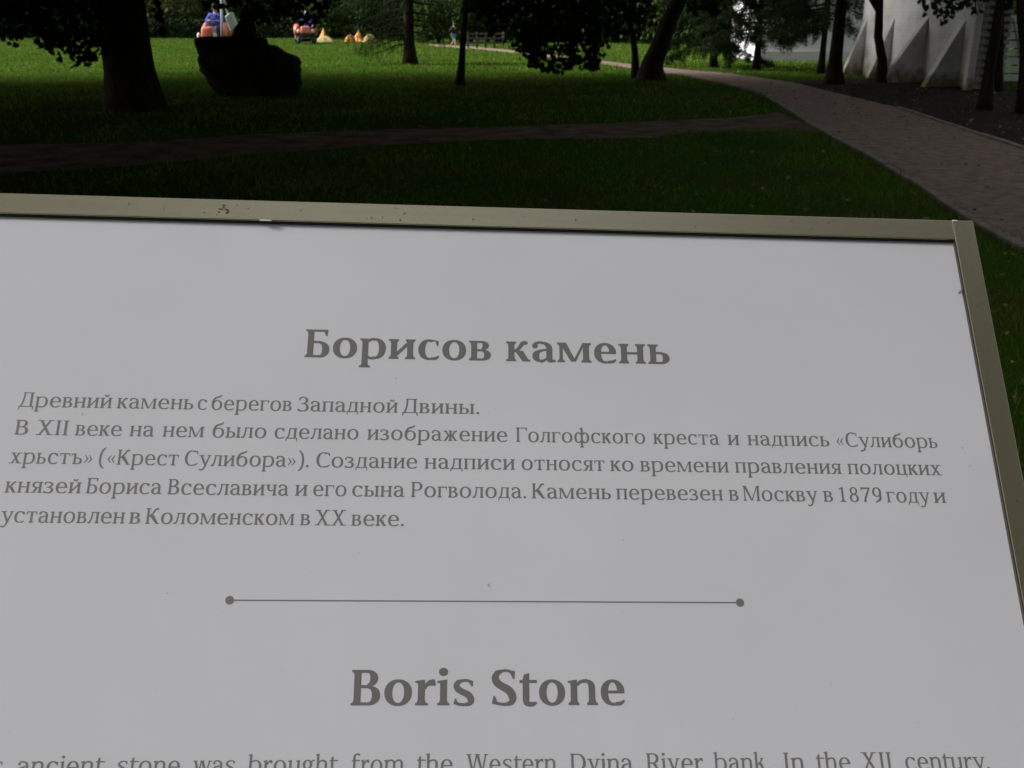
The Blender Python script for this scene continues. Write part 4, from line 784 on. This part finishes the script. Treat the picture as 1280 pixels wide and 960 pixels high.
# pale long building seen through the spruces
q0, q1 = ground(898, 76), ground(1040, 85); yy = 35.0; X0 = at(944, 60, yy).x; X1 = at(1062, 60, yy).x
fb = empty('pale_building', (X0, yy, 0), 0, 'long low pale building glimpsed through the spruce boughs', 'building'); pw = mat('pale_render', (.66, .64, .66), rough=.8, col2=(.72, .70, .72), scale=2)
b = MB(); b.box(((X1-X0)/2+1, 2, 1.5), (X1-X0+2, 4, 3.1)); b.build('wall', pw, fb)
b = MB(); b.box(((X1-X0)/2+1, 1.9, 3.15), (X1-X0+2.6, 4.6, .2)); b.build('roof', mat('roof_felt', (.12, .12, .12)), fb)
b = MB(); b.box(((X1-X0)/2+1, -.03, .12), (X1-X0+2, .06, .36)); b.build('plinth', mat('plinth_grey', (.58, .56, .57)), fb)
for k in range(1):
    wx = 1.3+k*1.9; b = MB(); b.box((wx, -.02, 1.75), (.62, .06, .8)); w_ = b.build('window', mat('window_frame', (.3, .3, .31)), fb, bevel=.01); b = MB(); b.box((wx, -.055, 1.75), (.52, .02, .7)); b.build('pane', mat('dark_glass', (.03, .035, .04), rough=.1, spec=.6), w_)

# ================================================================= THE BOULDER AND THE STONE ON IT
gs = ground(312, 119); u_ = gs.y/FP*1.03
def slices(rows, dep, name, m, parent, e=2.6, n=40, seed=0, amp=.05):
    b = MB(); R_ = random.Random(seed); Z = []
    for (ya, la, ra), (yb, lb_, rb) in zip(rows, rows[1:]):
        for k in range(3): u = k/3; Z.append((ya+(yb-ya)*u, la+(lb_-la)*u, ra+(rb-ra)*u))
    Z.append(rows[-1]); vs = []
    for i, (py, l, r_) in enumerate(Z):
        pl, pr = at(l, py, gs.y), at(r_, py, gs.y); cx = (pl.x+pr.x)/2-gs.x; rx = (pr.x-pl.x)/2; z = pl.z
        for k in range(n):
            a = math.tau*k/n; c, s_ = math.cos(a), math.sin(a); f = lambda v: math.copysign(abs(v)**(2/e), v); w = 1+amp*(math.sin(a*3+z*7)*.6+math.sin(a*7+z*11+1)*.4)*abs(s_)+amp*.4*R_.uniform(-1, 1)
            vs.append((cx+rx*f(c)*(1+amp*.2*math.sin(a*5+z*9)+amp*.16*math.sin(z*31+a*2)), rx*dep*f(s_)*w, z+amp*.22*math.sin(a*4+i*.9)*(.4 if i > len(Z)-4 else 1)))
    fs = [(i*n+k, i*n+(k+1) % n, (i+1)*n+(k+1) % n, (i+1)*n+k) for i in range(len(Z)-1) for k in range(n)]+[tuple(range((len(Z)-1)*n, len(Z)*n)), tuple(range(n-1, -1, -1))]
    b.add(vs, fs); return b.build(name, m, parent, True)
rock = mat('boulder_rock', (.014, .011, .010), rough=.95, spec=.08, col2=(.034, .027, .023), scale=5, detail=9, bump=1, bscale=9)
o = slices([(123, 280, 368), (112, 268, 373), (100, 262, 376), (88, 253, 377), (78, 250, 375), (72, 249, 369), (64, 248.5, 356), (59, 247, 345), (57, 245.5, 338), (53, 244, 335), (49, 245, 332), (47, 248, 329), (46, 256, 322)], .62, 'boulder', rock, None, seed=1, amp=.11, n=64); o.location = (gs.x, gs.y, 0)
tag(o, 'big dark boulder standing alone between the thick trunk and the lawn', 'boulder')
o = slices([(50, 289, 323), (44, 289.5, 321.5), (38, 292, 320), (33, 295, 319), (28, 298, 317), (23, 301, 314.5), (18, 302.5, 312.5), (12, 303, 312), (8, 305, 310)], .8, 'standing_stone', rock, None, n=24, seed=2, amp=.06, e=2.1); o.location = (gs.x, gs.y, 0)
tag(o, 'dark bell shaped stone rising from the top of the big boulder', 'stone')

# ================================================================= PEOPLE
def skinned(name, J, E, m, parent, root=0, sub=1):
    me = bpy.data.meshes.new(name); me.from_pydata([j[0] for j in J], E, []); me.materials.append(m); o = bpy.data.objects.new(name, me); COL.objects.link(o); o.parent = parent
    o.modifiers.new('Skin', 'SKIN'); 
    for i, j in enumerate(J):
        s = me.skin_vertices[0].data[i]; r = j[1]; s.radius = (r, r) if not hasattr(r, '__len__') else r; s.use_root = (i == root)
    sb = o.modifiers.new('Sub', 'SUBSURF'); sb.levels = sub; sb.render_levels = sub; o.modifiers['Skin'].use_smooth_shade = True; return o
skin_m = mat('skin', (.42, .25, .18), rough=.6)
def person(label, loc, rz, pose, top_c, leg_c, head_c, k=1.0, hair_name='hair'):
    p = empty('person', loc, rz, label, 'person'); p.scale = (k, k, k); V = Vector
    if pose == 'sit': hip = V((0, 0, 0)); ch = V((0, .06, .36)); nk = V((0, .08, .52)); kn = [(-.14, -.40, .06), (.14, -.40, .06)]; an = [(-.15, -.46, -.36), (.15, -.46, -.36)]; toe = [(-.15, -.62, -.40), (.15, -.62, -.40)]; el = [(-.30, -.05, .22), (.30, -.05, .22)]; wr = [(-.15, -.30, .27), (.15, -.30, .27)]
    else: hip = V((0, 0, .86)); ch = V((0, -.04, 1.20)); nk = V((0, -.05, 1.38)); kn = [(-.10, -.22, .50), (.10, .06, .46)]; an = [(-.10, -.20, .09), (.10, .34, .20)]; toe = [(-.10, -.38, .03), (.10, .34, .02)]; el = [(-.26, .12, 1.10), (.26, -.12, 1.12)]; wr = [(-.22, .02, .90), (.20, -.32, 1.02)]
    sh = [ch+V((-.19, 0, .10)), ch+V((.19, 0, .10))]; hd = nk+V((0, -.02, .17)); J = [(hip, (.15, .11)), (hip.lerp(ch, .5), (.13, .10)), (ch, (.16, .11)), (nk, .055), (nk+V((0, -.01, .08)), .06), (hd, (.078, .095)), (hd+V((0, 0, .09)), (.06, .07))]; E = [(0, 1), (1, 2), (2, 3), (3, 4), (4, 5), (5, 6)]
    for s in (0, 1):
        sx = -1 if s == 0 else 1; n = len(J); w = V(wr[s]); e = V(el[s]); d = (w-e).normalized()
        J += [(sh[s], .062), (e, .044), (w, .028), (w+d*.05, (.035, .018))]; E += [(2, n), (n, n+1), (n+1, n+2), (n+2, n+3)]
        for f in range(5):
            off = V((sx*(f-2)*.017, 0, 0)) if f else V((-sx*.035, -.02, .01)); L = (.05, .075, .08, .075, .06)[f]; m_ = len(J); a = w+d*.07+off; J += [(a, .0095), (a+d*L*.5+V((0, 0, -.01)), .009), (a+d*L*.75+V((0, 0, -.035)), .007)]; E += [(n+3, m_), (m_, m_+1), (m_+1, m_+2)]
        n = len(J); J += [(hip+V((sx*.09, 0, -.02)), .09), (V(kn[s]), .06), (V(an[s]), .04), (V(an[s])+V((0, -.04, -.05)), .035), (V(toe[s]), .03)]; E += [(0, n), (n, n+1), (n+1, n+2), (n+2, n+3), (n+3, n+4)]
    skinned('body', J, E, skin_m, p)
    J = [(hip+V((0, 0, .04)), (.17, .135)), (hip.lerp(ch, .5), (.155, .125)), (ch, (.185, .135)), (nk-V((0, 0, .05)), (.085, .08))]; E = [(0, 1), (1, 2), (2, 3)]
    for s in (0, 1): n = len(J); w = V(wr[s]); e = V(el[s]); J += [(sh[s], .082), (e, .062), (e.lerp(w, .85), .045)]; E += [(2, n), (n, n+1), (n+1, n+2)]
    skinned('jacket', J, E, top_c, p)
    J = [(hip+V((0, 0, .02)), (.165, .13))]; E = []
    end = .9 if pose == 'sit' else -.35
    for s in (0, 1):
        sx = -1 if s == 0 else 1; n = len(J); J += [(hip+V((sx*.09, 0, -.03)), .11)]; E += [(0, n)]
        if end > 0: J += [(V(kn[s]), .082), (V(kn[s]).lerp(V(an[s]), end), .06)]; E += [(n, n+1), (n+1, n+2)]
        else: J += [(V(kn[s]).lerp(hip, .25), .095)]; E += [(n, n+1)]
    skinned('trousers' if pose == 'sit' else 'shorts', J, E, leg_c, p)
    for s in (0, 1): b = MB(); a = V(an[s]); t_ = V(toe[s]); b.tube([a+V((0, .03, -.03)), a.lerp(t_, .5)+V((0, 0, -.01)), t_], [.048, .046, .034], 8); b.build('shoe', mat('dark_shoe', (.03, .03, .03)), p, True)
    b = MB(); b.ball(hd+V((0, .012, .065)), (.088, .105, .085), 14, 8); b.build(hair_name, head_c, p, True)
    b = MB()
    for sx in (-1, 1): b.ball(hd+V((sx*.032, -.093, .015)), .011, 8, 6)
    b.build('eyes', mat('dark_eye', (.03, .02, .02), rough=.3), p, True)
    for nm, c_, r_ in (('nose', (0, -.105, -.018), (.013, .018, .022)), ('mouth', (0, -.092, -.055), (.026, .008, .007)), ('ear', (-.083, 0, -.01), (.012, .022, .03)), ('ear', (.083, 0, -.01), (.012, .022, .03))): b = MB(); b.ball(hd+V(c_), r_, 8, 6); b.build(nm, skin_m, p, True)
    return p
blue = mat('blue_workwear', (.035, .06, .42), rough=.8); navy = mat('navy_workwear', (.02, .03, .14), rough=.8); dkh = mat('dark_hair', (.015, .012, .01)); capm = mat('pale_blue_cap', (.30, .36, .50))
teal = mat('teal_cloth', (.05, .42, .38), rough=.8); blk = mat('black_cloth', (.015, .017, .02))
# ================================================================= RIDE-ON MOWERS
orange = mat('orange_red_paint', (.55, .14, .075), rough=.4, coat=.3, col2=(.62, .19, .11), scale=3); rub = mat('tyre_rubber', (.02, .02, .02)); cream = mat('cream_plastic', (.74, .66, .58), rough=.5); gry = mat('pale_grey_steel', (.40, .45, .42), rough=.5); blkp = mat('black_plastic', (.015, .015, .017), rough=.5)
def wheel(parent, x, y, r, w):
    o = MB().tube([(x-w/2, y, r), (x-w*.42, y, r), (x+w*.42, y, r), (x+w/2, y, r)], [r*.86, r, r, r*.86], 20).build('wheel', rub, parent, True)
    b = MB(); b.tube([(x-w*.53, y, r), (x+w*.53, y, r)], [r*.5, r*.5], 14); b.build('rim', cream, o, True)
def mower(label, loc, rz, k, chute):
    m = empty('ride_on_mower', loc, rz, label, 'ride-on mower', 'ride-on mowers on the far lawn'); m.scale = (k, k, k)
    b = MB(); b.box((0, -.55, .66), (.5, .7, .34), taper=.82); b.build('hood', orange, m, True, bevel=.07, seg=3)
    b = MB(); b.box((0, -.1, .40), (.46, 1.5, .16)); b.build('chassis', blkp, m, bevel=.02)
    for s in (-1, 1):
        b = MB(); b.tube([(s*.40, .12, .45), (s*.40, .22, .70), (s*.40, .45, .78), (s*.40, .70, .68), (s*.40, .78, .45)], .15, 12); b.build('fender', orange, m, True)
        b = MB(); b.ball((s*.33, -.80, .60), (.085, .06, .085), 14, 9); b.build('headlight', cream, m, True)
        wheel(m, s*.40, .45, .25, .2); wheel(m, s*.34, -.62, .18, .15)
    b = MB(); b.box((0, -.08, .17), (1.08, .62, .15)); b.build('cutting_deck', blkp, m, bevel=.04)
    b = MB(); b.box((0, .42, .72), (.42, .42, .1)); b.box((0, .64, .94), (.42, .09, .4)); b.build('seat', blkp, m, True, bevel=.035)
    b = MB(); b.tube([(0, -.18, .74), (0, -.02, 1.0)], .022, 8); pts = [(.17*math.cos(a*math.tau/20), -.02+.17*math.sin(a*math.tau/20)*.8, 1.0+.17*math.sin(a*math.tau/20)*.6) for a in range(21)]; b.tube(pts, .014, 6); b.tube([(-.16, -.02, 1.0), (.16, -.02, 1.0)], .012, 6); b.build('steering_wheel', blkp, m, True)
    if chute:
        b = MB(); b.tube([(.42, -.2, .55), (.56, -.2, 1.62)], .05, 8); b.tube([(.56, -.2, 1.62), (.80, -.2, 1.05), (.86, -.2, .6)], .05, 8); b.tube([(.53, -.2, 1.64), (.72, -.2, 1.58)], .03, 8); b.build('lifting_frame', gry, m, True)
        b = MB(); b.box((.88, -.16, .94), (.26, .5, .42), Matrix.Rotation(R(-26), 3, 'Y')); b.build('raised_collector', gry, m, bevel=.03)
    return m
YM = 36.0; xm = at(266, 40, YM).x
mower('orange ride-on mower with a raised pale grey collector, behind the boulder', (xm, YM, 0), 0, 1.0, True).scale = (.80, .9, 1.27)
person('person in blue workwear riding the mower just behind the boulder', (xm, YM+.42, .98), 0, 'sit', blue, navy, dkh, .95)
Y2 = ground(380, 54.5).y; x2 = at(381.5, 40, Y2).x
mower('small orange ride-on mower with a black cutting deck, farther off on the open lawn', (x2, Y2, 0), R(12), 1.02, False)
person('person in blue workwear riding the farther mower', (x2+.02, Y2+.42, .80), R(12), 'sit', blue, blue, capm, .9, 'cap')
pc = ground(567, 62)
person('small child in teal shorts and a dark top walking near the far path', (pc.x, pc.y, 0), R(60), 'walk', blk, teal, dkh, .68)

# ================================================================= HEAPS AND TARPAULINS
def mound(name, rx, ry, h, m, parent=None, seed=0, sharp=1.0, n=26):
    R_ = random.Random(seed); b = MB(); vs = []
    for j in range(12):
        u = j/11
        for i in range(n):
            a = math.tau*i/n; k = 1+.14*math.sin(a*3+seed)+.08*math.sin(a*7+seed*2)+.05*R_.uniform(-1, 1); r = (1-u)*k; vs.append((rx*r*math.cos(a), ry*r*math.sin(a), -.02+(h+.02)*(u**sharp if sharp > 1 else 1-(1-u)**2)*(1+.05*R_.uniform(-1, 1))))
    b.add(vs, [(j*n+i, j*n+(i+1) % n, (j+1)*n+(i+1) % n, (j+1)*n+i) for j in range(11) for i in range(n)]); return b.build(name, m, parent, True)
sand = mat('dry_straw_yellow', (.36, .29, .10), rough=.95, col2=(.44, .37, .15), scale=18, bump=.8, bscale=40); ora = mat('orange_tarp', (.50, .19, .03), rough=.6, col2=(.60, .26, .05), scale=5)
q = ground(406, 52.5); o = mound('yellow_heap', .56, .45, .30, sand, seed=3); o.location = (q.x, q.y, 0); tag(o, 'low yellow heap lying right of the farther mower', 'heap')
q = ground(405, 50.5); o = mound('orange_tarpaulin', .34, .3, .68, ora, seed=5, sharp=1.35); o.location = (q.x, q.y, 0); tag(o, 'peaked orange tarpaulin right behind the yellow heap', 'tarpaulin')
q = ground(438, 52); o = mound('orange_tarpaulin', .34, .4, .36, ora, seed=8); o.location = (q.x, q.y, 0); tag(o, 'low rounded orange tarpaulin seen at the left of the larch twigs', 'tarpaulin')
q = ground(449, 52); o = mound('orange_tarpaulin', .40, .35, .62, ora, seed=11, sharp=1.2); o.location = (q.x, q.y, 0); tag(o, 'tallest orange tarpaulin behind the larch twigs', 'tarpaulin')
q = ground(462, 52.5); o = mound('yellow_heap', .42, .35, .40, sand, seed=14); o.location = (q.x, q.y, 0); tag(o, 'yellow heap behind the drooping larch twigs', 'heap')

# ================================================================= FALLEN LEAVES
fl = mat('fallen_leaf_tan', (.30, .19, .09), rough=.8, col2=(.38, .27, .15), scale=40); fl2 = mat('fallen_leaf_pale', (.17, .145, .09), rough=.8)
def fallen(px, py, s, label, m=fl, group=None):
    p = ground(px, py, .035); b = MB(); b.v = [(x*s, y*s, .35*s*abs(x)+.2*s*math.sin(y*4)) for x, y in MAPLE]; b.f = [tuple(range(len(MAPLE)))]; o = b.build('fallen_leaf', m); o.location = p; o.rotation_euler = (random.uniform(-.3, .3), random.uniform(-.3, .3), random.uniform(0, 6)); return tag(o, label, 'leaf', group)
fallen(1265, 452, .055, 'tan fallen leaf on the grass beside the right frame rail'); fallen(1250, 370, .05, 'pale curled fallen leaf just right of the top corner of the sign', fl2)
fallen(1268, 497, .04, 'small brown fallen leaf below the tan one right of the sign')
for q in ((1029, 189), (1027, 240), (1020, 205), (1158, 274), (1129, 217), (940, 190), (880, 205), (905, 230), (985, 222), (845, 195), (1060, 250)): fallen(*q, .05, 'small pale fallen leaf lying on the dim lawn behind the sign', fl2, 'small fallen leaves on the dim lawn')
